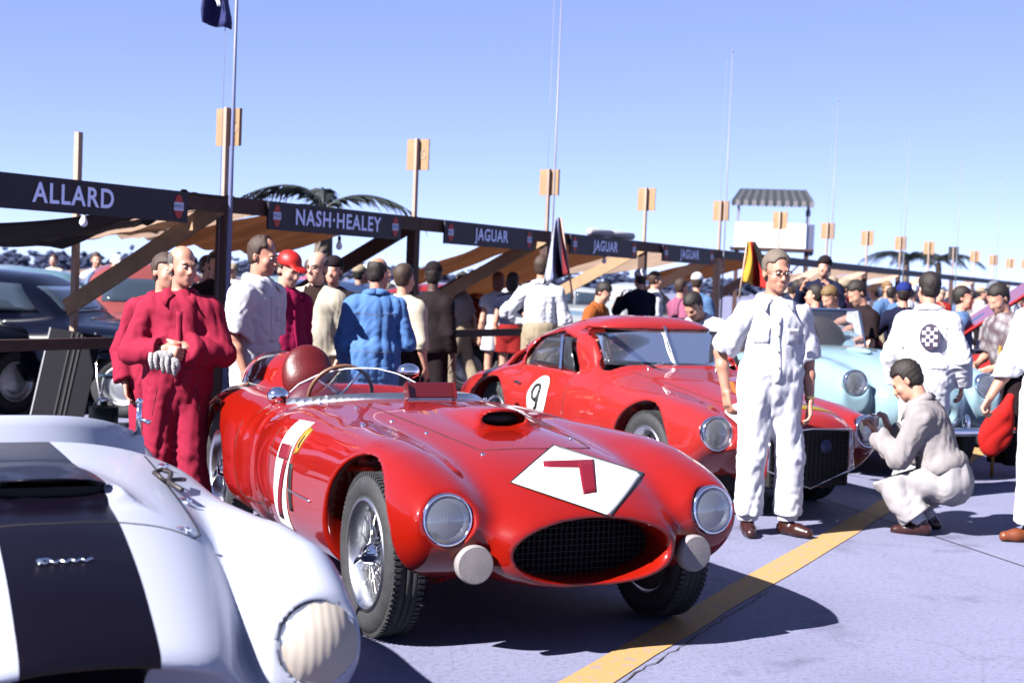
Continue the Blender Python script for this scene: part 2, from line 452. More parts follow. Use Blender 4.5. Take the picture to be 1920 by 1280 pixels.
def trace(fld, pts, dirn, r, name, m, parent, step=0.03, sink=0.3, back=0.3, n=5):
    """thin bead or seam that follows a body"""
    d = np.asarray(dirn, float); d = d / np.linalg.norm(d); P = []
    pts = [np.asarray(p, float) for p in pts]
    for a, b in zip(pts[:-1], pts[1:]):
        k = max(2, int(np.linalg.norm(b - a) / step)); P += [a + (b - a) * t for t in np.linspace(0, 1, k, endpoint=False)]
    P.append(pts[-1]); P = np.array(P)
    H = fld.hit(P - d * back, d, back * 2 + 1.0); H = H[~np.isnan(H).any(1)]
    if len(H) < 2: return None
    G = fld.grad(H, fld.h * 1.5); G /= np.maximum(np.linalg.norm(G, axis=1, keepdims=True), 1e-9)
    H = H - G * r * sink
    return MB().tube([Vector(h) for h in H], r, n).build(name, m, parent)
def wheel(parent, pos, side, R=0.34, w=0.165, rim_r=0.215, style='wire', white=False):
    """tyre with rim, spokes and knock-off hub as sub-parts; side = +1 left, -1 right"""
    ax = Vector((0, side, 0)); c = Vector(pos); hw = w / 2; mb = MB()
    prof = [(rim_r - 0.012, -hw * 0.55), (rim_r + 0.012, -hw * 0.8), ((rim_r + R) / 2, -hw * 1.02), (R - 0.035, -hw * 0.93), (R - 0.012, -hw * 0.74), (R, -hw * 0.45),
            (R + 0.002, -hw * 0.2), (R - 0.006, -hw * 0.16), (R + 0.002, -hw * 0.12), (R + 0.002, hw * 0.12), (R - 0.006, hw * 0.16), (R + 0.002, hw * 0.2),
            (R, hw * 0.45), (R - 0.012, hw * 0.74), (R - 0.035, hw * 0.93), ((rim_r + R) / 2, hw * 1.02), (rim_r + 0.012, hw * 0.8), (rim_r - 0.012, hw * 0.55)]
    mb.lathe(prof, c, ax, 56, True)
    nb = 84 if style == 'wire' else 0
    for k in range(nb):
        a = 2 * math.pi * k / nb; e = Vector((math.cos(a), 0, math.sin(a))); t = Vector((-math.sin(a), 0, math.cos(a)))
        for sg in (-1, 1):
            Rm = Matrix((t, ax * sg, e)).transposed()
            mb.box(c + e * (R - 0.006) + ax * sg * hw * 0.62, (0.0075, hw * 0.17, 0.009), Rm)
    tyre = mb.build('wheel', RUBBER, parent)
    tyre['label'] = 'wheel with black treaded tyre' if style == 'wire' else 'wheel with black tyre'
    rm = MB(); o = hw
    rm.lathe([(rim_r + 0.03, o * 0.55), (rim_r + 0.014, o * 0.80), (rim_r + 0.017, o * 0.88), (rim_r + 0.002, o * 0.9), (rim_r - 0.012, o * 0.75), (rim_r - 0.02, o * 0.3), (rim_r - 0.03, 0.0), (rim_r - 0.02, -o * 0.5), (rim_r + 0.012, -o * 0.8), (rim_r + 0.03, -o * .55)], c, ax, 56)
    if style == 'disc':
        rm.lathe([(rim_r - 0.02, o * 0.45), (rim_r * 0.8, o * 0.3), (rim_r * 0.62, o * 0.52), (rim_r * 0.5, o * 0.62), (0.0, o * 0.72)], c, ax, 40)
    rm.build('rim', ALU if style == 'wire' else STEEL, tyre)
    if style == 'wire':
        hb = MB(); hb.lathe([(0.0, o * 1.0), (0.028, o * 0.98), (0.036, o * 0.85), (0.045, o * 0.5), (0.062, o * 0.1), (0.05, -o * 0.2), (0.06, -o * 0.5)], c, ax, 24)
        for k in range(2):
            a = 0.6 + math.pi * k; e = Vector((math.cos(a), 0, math.sin(a)))
            hb.tube([c + ax * o * 0.9 + e * 0.02, c + ax * o * 1.02 + e * 0.06, c + ax * o * 1.0 + e * 0.10], [0.014, 0.012, 0.007], 6)
        hb.build('hub_spinner', CHROME, tyre)
        sp = MB(); n = 32
        for k in range(n):
            a = 2 * math.pi * k / n; b = a + (0.32 if k % 2 else -0.32)
            inner = (0.045, o * 0.5) if k % 4 < 2 else (0.058, -o * 0.1)
            p = c + Vector((math.cos(a), 0, math.sin(a))) * inner[0] + ax * inner[1]
            q = c + Vector((math.cos(b), 0, math.sin(b))) * (rim_r - 0.022) + ax * (o * 0.25 if k % 2 else -o * 0.1)
            sp.tube([p, q], 0.0034, 5, False)
        sp.build('spokes', CHROME, tyre)
        dk = MB(); dk.lathe([(rim_r - 0.012, -0.04), (rim_r - 0.012, -0.08), (0.02, -0.085)], c, ax, 32); dk.build('brake_drum', mat('drum', (0.05, 0.04, 0.04), 0.7, 0.3), tyre)  # drum widened to the rim to block sunlight through the spokes
    return tyre
def lamp(parent, pos, d, r, name='headlight', ring=CHROME, depth=0.06, cover=None):
    """headlight: bowl, ring and ribbed glass"""
    d = Vector(d).normalized(); p = Vector(pos)
    mb = MB(); mb.lathe([(r * 0.9, -depth), (r * 1.02, -depth * 0.4), (r * 1.06, 0.0), (r * 1.03, 0.010), (r * 0.96, 0.012), (r * 0.93, 0.004)], p, d, 36)
    o = mb.build(name, ring, parent)
    if cover is not None:
        MB().lathe([(0.0, r * 0.22), (r * 0.5, r * 0.19), (r * 0.85, r * 0.09), (r * 1.0, 0.015)], p, d, 28).build('lamp_cover', cover, o); return o
    MB().lathe([(r * 0.93, 0.002), (r * 0.75, -0.03), (r * 0.4, -0.06), (0.03, -0.075), (0.0, -0.075)], p, d, 32).build('reflector', mat('reflector', (0.85, 0.87, 0.90), 0.38, 0.85), o)
    mbb = MB(); mbb.ellipsoid(p - d * 0.045, (0.016, 0.016, 0.016)); mbb.tube([p - d * 0.08, p - d * 0.04], 0.008, 8); mbb.build('bulb', mat('bulb', (0.75, 0.7, 0.45), 0.2), o)
    MB().lathe([(r * 0.95, 0.004), (r * 0.8, r * 0.10), (r * 0.5, r * 0.18), (0.0, r * 0.22)], p, d, 32).build('lens', LENS, o)
    return o
LENS = mat('lens_glass', (0.62, 0.66, 0.74), 0.04, metal=0.1, coat=1.0, trans=0.9)
_t = LENS.node_tree; _w = _t.nodes.new('ShaderNodeTexWave'); _w.inputs['Scale'].default_value = 22; _w.bands_direction = 'Y'; _c = _t.nodes.new('ShaderNodeTexCoord'); _b = _t.nodes.new('ShaderNodeBump'); _b.inputs['Strength'].default_value = .07; _b.inputs['Distance'].default_value = .004
_t.links.new(_c.outputs['Object'], _w.inputs['Vector']); _t.links.new(_w.outputs['Fac'], _b.inputs['Height']); _t.links.new(_b.outputs[0], _t.nodes['Principled BSDF'].inputs['Normal'])

def socket_(c, d, r, back, y_only=True):
    """round hole of radius r opening along d, from `back` behind c to well in front"""
    c = np.asarray(c, np.float32); d = np.asarray(d, np.float32); d = d / np.linalg.norm(d)
    def fn(x, y, z):
        px, py, pz = x - c[0], y - c[1], z - c[2]; t = px * d[0] + py * d[1] + pz * d[2]
        q = np.sqrt(np.maximum((px - t * d[0])**2 + (py - t * d[1])**2 + (pz - t * d[2])**2, 0)) - r
        return np.maximum(q, -back - t)
    return fn, (c - np.array((back + r, r * 1.3, r * 1.5)), c + np.array((.3, r * 1.3, r * 1.5)))

def drape_disc(fld, c, r, ex, ey, dirn, off, name, m, parent, n=28):
    """round sheet over a body, pressed on along dirn"""
    c = np.asarray(c, float); ex = np.asarray(ex, float); ey = np.asarray(ey, float); d = np.asarray(dirn, float)
    P = [c] + [c + (ex * math.cos(t) + ey * math.sin(t)) * r * q for q in (.35, .7, 1.0) for t in np.linspace(0, 2 * np.pi, n, endpoint=False)]
    H = fld.hit(np.array(P), d, 1.6); G = fld.grad(np.nan_to_num(H), fld.h * 1.5); G /= np.maximum(np.linalg.norm(G, axis=1, keepdims=True), 1e-9); H = H + G * off
    bad = np.isnan(H).any(1); H[bad] = H[0]
    fs = [(0, 1 + k, 1 + (k + 1) % n) for k in range(n)]
    for j in range(2):
        for k in range(n): fs.append((1 + j * n + k, 1 + (j + 1) * n + k, 1 + (j + 1) * n + (k + 1) % n, 1 + j * n + (k + 1) % n))
    return obj_from(name, H, fs, m, parent, True)
# ------------------------------------------------------------------ ground, line, far trees
def nodes(m): return m.node_tree, m.node_tree.nodes, m.node_tree.links
def concrete():
    m = mat('concrete', (0.17, 0.165, 0.205), 0.85)
    t, N, L = nodes(m); b = N['Principled BSDF']; tc = N.new('ShaderNodeTexCoord')
    def noise(sc, det=6, ro=.6):
        n = N.new('ShaderNodeTexNoise'); n.inputs['Scale'].default_value = sc; n.inputs['Detail'].default_value = det; n.inputs['Roughness'].default_value = ro; L.new(tc.outputs['Object'], n.inputs['Vector']); return n
    def ramp(src, stops):
        r = N.new('ShaderNodeValToRGB'); L.new(src, r.inputs[0]); e = r.color_ramp.elements
        e[0].position, e[0].color = stops[0]; e[1].position, e[1].color = stops[-1]
        for p, c in stops[1:-1]: q = e.new(p); q.color = c
        return r
    def mul(a, bb, f=1.0):
        x = N.new('ShaderNodeMix'); x.data_type = 'RGBA'; x.blend_type = 'MULTIPLY'; x.inputs[0].default_value = f; L.new(a, x.inputs[6]); L.new(bb, x.inputs[7]); return x.outputs[2]
    base = ramp(noise(.55, 8).outputs['Fac'], [(.3, (.098, .100, .158, 1)), (.5, (.118, .120, .188, 1)), (.72, (.132, .134, .206, 1))])
    fine = ramp(noise(38, 4, .7).outputs['Fac'], [(.25, (.58, .58, .60, 1)), (.5, (1, 1, 1, 1)), (.8, (1.08, 1.08, 1.07, 1))])
    stain = ramp(noise(2.3, 5, .55).outputs['Fac'], [(.28, (.58, .57, .60, 1)), (.42, (1, 1, 1, 1))])
    speck = N.new('ShaderNodeTexVoronoi'); speck.inputs['Scale'].default_value = 9; L.new(tc.outputs['Object'], speck.inputs['Vector'])
    sp = ramp(speck.outputs['Distance'], [(.02, (.35, .33, .33, 1)), (.05, (1, 1, 1, 1))])
    c = mul(mul(mul(base.outputs[0], fine.outputs[0]), stain.outputs[0], .8), sp.outputs[0], .55)
    wn = noise(1.4, 3); wm = N.new('ShaderNodeMix'); wm.data_type = 'RGBA'; wm.blend_type = 'ADD'; wm.inputs[0].default_value = .35; L.new(tc.outputs['Object'], wm.inputs[6]); L.new(wn.outputs['Color'], wm.inputs[7])
    ck = N.new('ShaderNodeTexVoronoi'); ck.feature = 'DISTANCE_TO_EDGE'; ck.inputs['Scale'].default_value = .42; L.new(wm.outputs[2], ck.inputs['Vector'])
    cr = ramp(ck.outputs['Distance'], [(.0012, (.30, .28, .30, 1)), (.0032, (1, 1, 1, 1))])
    gr = ramp(noise(150, 3, .8).outputs['Fac'], [(.30, (.60, .60, .62, 1)), (.5, (1, 1, 1, 1)), (.72, (1.22, 1.22, 1.20, 1))])
    ov = N.new('ShaderNodeTexVoronoi'); ov.inputs['Scale'].default_value = .9; ov.inputs['Randomness'].default_value = 1.0; L.new(wm.outputs[2], ov.inputs['Vector'])
    oil = ramp(ov.outputs['Distance'], [(.03, (.42, .40, .42, 1)), (.12, (1, 1, 1, 1))])
    c = mul(mul(mul(c, gr.outputs[0]), cr.outputs[0], .22), oil.outputs[0], .55)
    L.new(c, b.inputs['Base Color'])
    bp = N.new('ShaderNodeBump'); bp.inputs['Strength'].default_value = .35; bp.inputs['Distance'].default_value = .004; L.new(noise(70, 5, .7).outputs['Fac'], bp.inputs['Height']); L.new(bp.outputs[0], b.inputs['Normal'])
    return m
gv = [(-3000, -30, 0), (3000, -30, 0), (3000, 4000, 0), (-3000, 4000, 0)]
ground = tag(obj_from('ground', gv, [(0, 1, 2, 3)], concrete()), kind='structure')
# slab joints
JT = mat('joint_tar', (.035, .03, .035), .8, noise=.3)
def strip(name, a, b, w, z, m, parent=None):
    a = Vector(a); b = Vector(b); n = Vector((-(b - a).y, (b - a).x)).normalized() * w / 2
    k = max(2, int((b - a).length / .5)); rs = random.Random(3); vs_ = []
    for i in range(k + 1):
        p = a + (b - a) * i / k; vs_ += [(p + n * rs.uniform(.9, 1.1)).to_3d(), (p - n * rs.uniform(.9, 1.1)).to_3d()]
    return obj_from(name, [(v.x, v.y, z) for v in vs_], [(2 * i, 2 * i + 1, 2 * i + 3, 2 * i + 2) for i in range(k)], m, parent)
ja, jb = on_ground(1690, 985), on_ground(1920, 1062); jd = (jb - ja).normalized()
strip('slab_joint', (ja - jd * 6).xy, (jb + jd * 5).xy, .012, .004, JT, ground)
jn = Vector((-jd.y, jd.x, 0))
strip('slab_joint', (ja + jn * 4.2 - jd * 8).xy, (ja + jn * 4.2 + jd * 12).xy, .014, .004, JT, ground)
# worn yellow line
YL = mat('line_yellow', (.36, .245, .10), .8)
t, N, L = nodes(YL); tc = N.new('ShaderNodeTexCoord'); n1 = N.new('ShaderNodeTexNoise'); n1.inputs['Scale'].default_value = 22; n1.inputs['Detail'].default_value = 7; n1.inputs['Roughness'].default_value = .7
L.new(tc.outputs['Object'], n1.inputs['Vector']); rp = N.new('ShaderNodeValToRGB'); rp.color_ramp.elements[0].position = .36; rp.color_ramp.elements[0].color = (.13, .12, .16, 1); rp.color_ramp.elements[1].position = .46; rp.color_ramp.elements[1].color = (.25, .150, .056, 1)
L.new(n1.outputs['Fac'], rp.inputs[0]); L.new(rp.outputs[0], N['Principled BSDF'].inputs['Base Color'])
c0 = Vector((.325, 5.305)); ld = Vector((.445, .895)).normalized()
tag(strip('painted_line', c0 - ld * 4.5, c0 + ld * 60, .175, .004, YL), kind='structure')
# dark crack along the line's right edge
mb = MB(); rs = random.Random(4); pn = Vector((ld.y, -ld.x)); pts = []
for i in range(60):
    q = c0 + ld * (-1.5 + i * .06) + pn * (.115 + rs.uniform(-.012, .012)); pts.append(q)
obj_from('crack', [(p.x + pn.x * s_, p.y + pn.y * s_, .004) for p in pts for s_ in (-rs.uniform(.001, .006), rs.uniform(.001, .006))], [(2 * i, 2 * i + 1, 2 * i + 3, 2 * i + 2) for i in range(59)], JT, ground)

# far wood
def treeline():
    rs = random.Random(11); V = []; Fc = []
    ico = bmesh.new(); bmesh.ops.create_icosphere(ico, subdivisions=1, radius=1); iv = [v.co.copy() for v in ico.verts]; ifc = [tuple(v.index for v in f.verts) for f in ico.faces]; ico.free()
    for i in range(900):
        a = -0.62 + 1.5 * i / 900 + rs.uniform(-.01, .01); D = rs.uniform(330, 520); base = Vector((math.sin(a) * D, math.cos(a) * D, 0)); H = rs.uniform(2.5, 6.0) * (1.3 if rs.random() < .15 else 1)
        for k in range(9):
            c = base + Vector((rs.uniform(-3, 3), rs.uniform(-3, 3), H * .8 * rs.uniform(.05, 1))); r = Vector((rs.uniform(.5, 1.5), rs.uniform(.5, 1.4), rs.uniform(.3, .8))); n = len(V)
            V += [c + Vector((v.x * r.x, v.y * r.y, v.z * r.z)) * rs.uniform(.5, 1.5) for v in iv]; Fc += [tuple(q + n for q in f) for f in ifc]
    return obj_from('distant_wood', V, Fc, mat('hazed_foliage', (.016, .022, .052), .9, noise=.3, nscale=.4))  # distance haze is painted into the foliage colour as blue
tag(treeline(), 'low dark wood along the horizon beyond the parked cars', 'wood', kind='stuff')

# ------------------------------------------------------------------ pit stalls
RA = math.radians(28.5); RU = Vector((math.sin(RA), math.cos(RA), 0)); RB = Vector((-math.cos(RA), math.sin(RA), 0)); RQ = RB * 8.06
def row(t, b=0.0, z=0.0): return RQ + RU * t + RB * b + Vector((0, 0, z))
def post_t(n): return 9.65 + 3.04 * (n - 1)
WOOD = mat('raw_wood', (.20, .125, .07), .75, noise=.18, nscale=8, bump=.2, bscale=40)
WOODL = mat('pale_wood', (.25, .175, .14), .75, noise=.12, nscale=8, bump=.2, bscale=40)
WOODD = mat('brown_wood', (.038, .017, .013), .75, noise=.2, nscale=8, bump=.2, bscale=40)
PLY = mat('plywood', (.20, .118, .062), .7, noise=.1, nscale=10)
SIGNB = mat('sign_board', (.010, .007, .016), .6, noise=.1, nscale=3)
LETTER = mat('sign_letter', (.55, .60, .85), .6)
ERED = mat('emblem_red', (.30, .025, .02), .6); EWHITE = mat('emblem_white', (.35, .38, .50), .6); EBLUE = mat('emblem_blue', (.05, .07, .22), .6)
RR = Matrix((RU, -RB, Vector((0, 0, 1)))).transposed()            # columns: along row, towards the camera, up
ORD = ['first', 'second', 'third', 'fourth', 'fifth', 'sixth', 'seventh', 'eighth', 'ninth', 'tenth', 'eleventh', 'twelfth', 'thirteenth', 'fourteenth', 'fifteenth', 'sixteenth', 'seventeenth', 'eighteenth', 'nineteenth', 'twentieth']
def stall(n):
    """frame of one bay, from post n back to post n-1"""
    t1, t0 = post_t(n), post_t(n - 1); rs = random.Random(n)
    o = row(t1); root = empty('pit_stall', o)
    tag(root, f'timber pit stall frame, {ORD[n - 1]} numbered post counted from the left', 'pit stall', 'timber pit stalls in a row')
    def L_(p): return p - o
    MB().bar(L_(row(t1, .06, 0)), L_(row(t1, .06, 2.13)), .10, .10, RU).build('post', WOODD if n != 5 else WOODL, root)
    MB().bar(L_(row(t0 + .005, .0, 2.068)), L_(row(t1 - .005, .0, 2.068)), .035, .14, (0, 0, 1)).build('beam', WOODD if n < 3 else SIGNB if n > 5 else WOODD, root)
    zt = 2.93 + rs.uniform(-.04, .03)
    MB().bar(L_(row(t1 - .04, .03, 2.14)), L_(row(t1 - .04, .03, zt)), .055, .03, RB).build('number_pole', WOODL, root)
    mb = MB(); c = L_(row(t1 - .005, .035, zt - .165)); mb.box(c, (.135, .008, .16), Matrix((-RB, RU, Vector((0, 0, 1)))).transposed())
    nb = mb.build('number_board', PLY if n != 11 else BLACK, root)
    if n in (1, 2):
        vs_, fs = text_mesh('6', .16); P = [c - RU * .012 - RB * (-v.x - .07) * -1 * -1 + Vector((0, 0, v.y)) for v in vs_]
        P = [c - RU * .012 + (-RB) * (v.x + .065) + Vector((0, 0, v.y)) for v in vs_]
        obj_from('board_digit', P, fs, mat('faded_digit', (.20, .15, .11), .7), nb)
    if n <= 9 or n % 2 == 0:
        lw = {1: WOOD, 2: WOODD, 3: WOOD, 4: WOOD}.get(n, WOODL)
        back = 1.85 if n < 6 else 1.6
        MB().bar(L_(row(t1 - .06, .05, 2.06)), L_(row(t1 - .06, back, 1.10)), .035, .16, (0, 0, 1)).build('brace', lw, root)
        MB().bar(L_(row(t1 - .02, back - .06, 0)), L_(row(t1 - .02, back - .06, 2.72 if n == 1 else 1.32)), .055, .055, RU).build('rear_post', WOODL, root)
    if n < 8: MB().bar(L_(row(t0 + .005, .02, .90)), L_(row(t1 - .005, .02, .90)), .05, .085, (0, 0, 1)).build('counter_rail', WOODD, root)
    return root
for n in range(1, 19): stall(n)
def pit_sign(n, text, w, shift, size, label, letters=True):
    tc_ = (post_t(n) + post_t(n - 1)) / 2 + shift; o = row(tc_, -.045, 2.008); root = empty('pit_sign', o, 0)
    tag(root, label, 'sign', 'marque signs along the pit stalls')
    MB().box((0, 0, 0), (w / 2, .012, .126), RR).build('board', SIGNB, root)
    vs_, fs = text_mesh(text, size, 0.0, 1.12, .004)
    xs = [v.x for v in vs_]; hw = w / 2 - .20
    k = min(1.0, 2 * (hw - .04) / (max(xs) - min(xs)))
    obj_from('lettering', [RR @ Vector((v.x * k, .0165, v.y)) for v in vs_], fs, LETTER, root)
    for sx in (-1, 1):
        c = RR @ Vector((sx * (w / 2 - .115), .0165, 0)); rx, rz = .052, .10
        for nm, z0, z1, mm, dy in (('emblem_top', .034, .10, ERED, 0), ('emblem_band', -.034, .034, EWHITE, .001), ('emblem_base', -.10, -.034, ERED, 0)):
            zz = np.linspace(z0, z1, 7); L1 = [(rx * math.sqrt(max(0, 1 - (z / rz) ** 2)) * (1.15 if nm == 'emblem_band' else 1), z) for z in zz]
            poly = [(a, z) for a, z in L1] + [(-a, z) for a, z in reversed(L1)]
            e = obj_from(nm, [c + RR @ Vector((a, dy, z)) for a, z in poly], [tuple(range(len(poly)))], mm, root)
        ve, fe = text_mesh('AMOCO', .036); obj_from('emblem_word', [c + RR @ Vector((v.x * .9, .003, v.y)) for v in ve], fe, EBLUE, root)
    return root
pit_sign(1, 'ALLARD', 2.5, -.33, .205, 'dark blue pit sign lettered ALLARD at the left edge')
pit_sign(2, 'NASH·HEALEY', 2.16, .02, .20, 'dark blue pit sign lettered NASH·HEALEY')
pit_sign(3, 'JAGUAR', 2.05, -.05, .19, 'dark blue pit sign lettered JAGUAR, nearest of the three')
pit_sign(4, 'JAGUAR', 2.1, 0.0, .19, 'dark blue pit sign lettered JAGUAR, the middle one of the three')
pit_sign(5, 'JAGUAR', 2.1, 0.0, .19, 'dark blue pit sign lettered JAGUAR, farthest of the three')
# awnings
CANV = mat('canvas_cream', (.24, .20, .18), .9, noise=.15, nscale=4, bump=.3, bscale=12)
CANB = mat('canvas_brown', (.062, .032, .022), .9, noise=.15, nscale=4, bump=.3, bscale=12)
CAND = mat('canvas_black', (.006, .004, .005), .9, noise=.3, nscale=4, bump=.3, bscale=12)
def translucent(m, col, fac):
    t, N, L = nodes(m); b = N['Principled BSDF']; tr = N.new('ShaderNodeBsdfTranslucent'); tr.inputs[0].default_value = tuple(col) + (1,); mx = N.new('ShaderNodeMixShader'); mx.inputs[0].default_value = fac
    out = [n for n in N if n.type == 'OUTPUT_MATERIAL'][0]; L.new(b.outputs[0], mx.inputs[1]); L.new(tr.outputs[0], mx.inputs[2]); L.new(mx.outputs[0], out.inputs[0])
translucent(CANV, (.60, .50, .43), .68); translucent(CANB, (.29, .175, .115), .56)
def awning(corners, sag, m, label, seed, nu=26, nv=16, wav=.03):
    rs = np.random.RandomState(seed); P = []; c = [np.array(q, float) for q in corners]
    for i in range(nu + 1):
        for j in range(nv + 1):
            u, v = i / nu, j / nv; p = (1 - u) * (1 - v) * c[0] + u * (1 - v) * c[1] + u * v * c[2] + (1 - u) * v * c[3]
            p[2] -= sag * math.sin(math.pi * u) * (.25 + .75 * math.sin(math.pi * min(1, v * .75 + .25)))
            p[2] += wav * math.sin(u * 17 + v * 5 + seed) * v * .6 + wav * .5 * math.sin(u * 31 - v * 9) * (v if sag > .05 else 1)
            P.append(p)
    P = np.array(P); n = len(P); w = nv + 1; f = []
    Q = P - np.array([0, 0, .006])
    for i in range(nu):
        for j in range(nv): a = i * w + j; f.append((a, a + 1, a + w + 1, a + w)); f.append((n + a, n + a + w, n + a + w + 1, n + a + 1))
    for i in range(nu):
        for a, b in ((i * w, (i + 1) * w), ((i + 1) * w + nv, i * w + nv)): f.append((a, b, n + b, n + a))
    for j in range(nv):
        for a, b in ((j + 1, j), (nu * w + j, nu * w + j + 1)): f.append((a, b, n + b, n + a))
    return tag(obj_from('awning', np.concatenate([P, Q]), np.array(f), m, None, True), label, 'awning', 'canvas awnings over the pit stalls')
T = post_t
awning([row(5.9, .75, 1.78), row(9.30, .04, 2.13), row(9.62, 1.95, 1.66), row(5.9, 2.1, 1.66)], .20, CAND, 'black tarpaulin sagging behind the ALLARD sign', 1)
awning([row(9.0, -.03, 2.155), row(T(1) + .02, -.03, 2.15), row(T(1) + .02, .35, 2.06), row(9.0, .5, 1.83)], .03, CAND, 'black tarpaulin end hung over the beam right of the ALLARD sign', 2, 14, 10, .02)
awning([row(T(1) + .06, .02, 2.13), row(T(1) + .95, .02, 2.13), row(T(1) + 1.1, 1.95, 1.78), row(T(1) + .06, 1.95, 1.84)], .03, CANV, 'sunlit left part of the awning, sunlight painted in as cream, beside the NASH·HEALEY sign', 13, 14, 16)  # sunlit third of the next awning, its brightness painted as cream canvas
awning([row(T(1) + .97, .02, 2.128), row(T(2) - .1, .02, 2.12), row(T(2) - .1, 1.95, 1.70), row(T(1) + 1.12, 1.95, 1.77)], .05, CANB, 'canvas awning with its shaded underside painted tan, behind the NASH·HEALEY sign', 3)  # same awning beyond the sunlit part, underside shade painted brown
awning([row(T(1) - 1.4, 1.5, 1.72), row(T(1) + .25, .03, 2.12), row(T(1) + .8, 1.6, 1.86), row(T(1) - .6, 2.4, 1.62)], .05, CANV, 'cream canvas flap rising behind the first numbered post', 9, 14, 10, .02)
awning([row(T(3) - .75, .5, 1.95), row(T(3) + .1, .04, 2.10), row(T(3) + .1, 1.9, 1.45), row(T(3) - .6, 1.9, 1.45)], .05, CANB, 'narrow brown canvas beside the post between the JAGUAR signs', 4, 12, 10, .03)
awning([row(T(3) + .1, .04, 2.06), row(T(4) - .35, .04, 2.04), row(T(4) - .9, 2.0, 1.35), row(T(3) + .1, 2.0, 1.25)], .12, CANB, 'brown canvas awning behind the middle JAGUAR sign', 5)
awning([row(T(4) + .25, .04, 2.05), row(T(5) - .1, .04, 2.04), row(T(5) - .1, 1.9, 1.70), row(T(4) + .25, 1.9, 1.70)], .03, CANV, 'cream canvas awning behind the farthest JAGUAR sign', 6)
for k, n in enumerate((6, 8, 9)):
    awning([row(T(n) - 2.6, .04, 2.05), row(T(n) - .2, .04, 2.04), row(T(n) - .2, 1.7, 1.62), row(T(n) - 2.6, 1.7, 1.65)], .05, (CANB, CANV, CANV)[k], ('brown canvas awning behind the spectacled man', 'white canvas awning in the far stalls, nearer one', 'white canvas awning in the far stalls, farther one')[k], 10 + k)
# bulbs on wires, white rolls on the beam
def bulb(px, py, t, b, label):
    d = pray(px, py); nrm = RB; tt = ((row(t, b) - Vector((0, 0, CAM_Z))).dot(nrm)) / d.dot(nrm); p = Vector((0, 0, CAM_Z)) + d * tt
    root = empty('light_bulb', p); tag(root, label, 'light bulb', 'bare bulbs hanging in the stalls')
    MB().lathe([(0, -.055), (.02, -.05), (.032, -.028), (.030, -.008), (.018, .02), (.014, .035), (0, .036)], (0, 0, 0), (0, 0, 1), 16).build('bulb_glass', mat('bulb_glass', (.7, .72, .8), .1, trans=.3), root)
    MB().lathe([(.015, .035), (.017, .07), (.006, .08), (.004, max(.1, 1.95 - p.z))], (0, 0, 0), (0, 0, 1), 10).build('socket', BLACK, root)
bulb(157, 412, 8.0, .1, 'bare light bulb hanging below the ALLARD sign'); bulb(636, 458, 11.3, .1, 'bare light bulb hanging below the NASH·HEALEY sign'); bulb(1133, 487, 17.3, .1, 'bare light bulb hanging below the middle JAGUAR sign')
ROLL_M = mat('white_cloth_roll', (.22, .22, .23), .8, bump=.3)
for (px, py, t, lb) in ((1135, 440, 17.3, 'white rolled cloth lying on the beam above the middle JAGUAR sign, left one'), (1178, 447, 18.0, 'white rolled cloth lying on the beam above the middle JAGUAR sign, right one')):
    c = row(t, .05, 2.195); mb = MB(); mb.tube([c - RU * .36, c - RU * .34, c + RU * .34, c + RU * .36], [.02, .055, .05, .02], 10); tag(mb.build('cloth_roll', ROLL_M), lb, 'cloth roll', 'cloth rolls on the beam')

# flag poles
POLE = mat('pole_white', (.13, .13, .16), .4, noise=.05)
def flag_cloth(name, pts_fn, m, parent, nu=22, nv=14):
    P = [pts_fn(i / nu, j / nv) for i in range(nu + 1) for j in range(nv + 1)]; w = nv + 1
    f = [(i * w + j, (i + 1) * w + j, (i + 1) * w + j + 1, i * w + j + 1) for i in range(nu) for j in range(nv)]
    o = obj_from(name, P, f, m, parent, True)
    so = o.modifiers.new('thickness', 'SOLIDIFY'); so.thickness = .003
    return o
for n in (1, 3, 5, 7, 9, 11, 13):
    o = row(post_t(n) - .08, -.07); root = empty('flagpole', o)
    tag(root, f'tall thin white flagpole beside the {ORD[n - 1]} numbered post', 'flagpole', 'flagpoles along the pit row')
    MB().tube([(0, 0, 0), (0, 0, 2.5), (0, 0, 5.3)], [.026, .017, .008] if n == 1 else [.018, .012, .006], 10).build('pole', POLE if n > 1 else mat('pole_blue', (.09, .10, .18), .4), root)
    MB().tube([(-.09, 0, 1.2), (-.09, 0, 5.2)], .003, 5).build('halyard', POLE, root)
    MB().ellipsoid((0, 0, 5.31), (.016, .016, .02)).build('finial', POLE, root)
    if n == 1:
        FB = mat('flag_blue', (.008, .010, .06), .8); FW = mat('flag_white', (.7, .7, .75), .8)
        def ff(u, v): return Vector((-.10 - .02 * v + (.055 - .20 * u) + .03 * math.sin(v * 8 + u * 4), .06 * math.sin(u * 9 + v * 3), 4.35 - .80 * v + .05 * u))
        flag_cloth('flag_cloth', ff, FB, root)
        flag_cloth('flag_stripe', lambda u, v: Vector((-.145 + .03 * u - .02 * v + .02 * math.sin(v * 8), -.075, 3.95 - .22 * v)), FW, root, 6, 6)

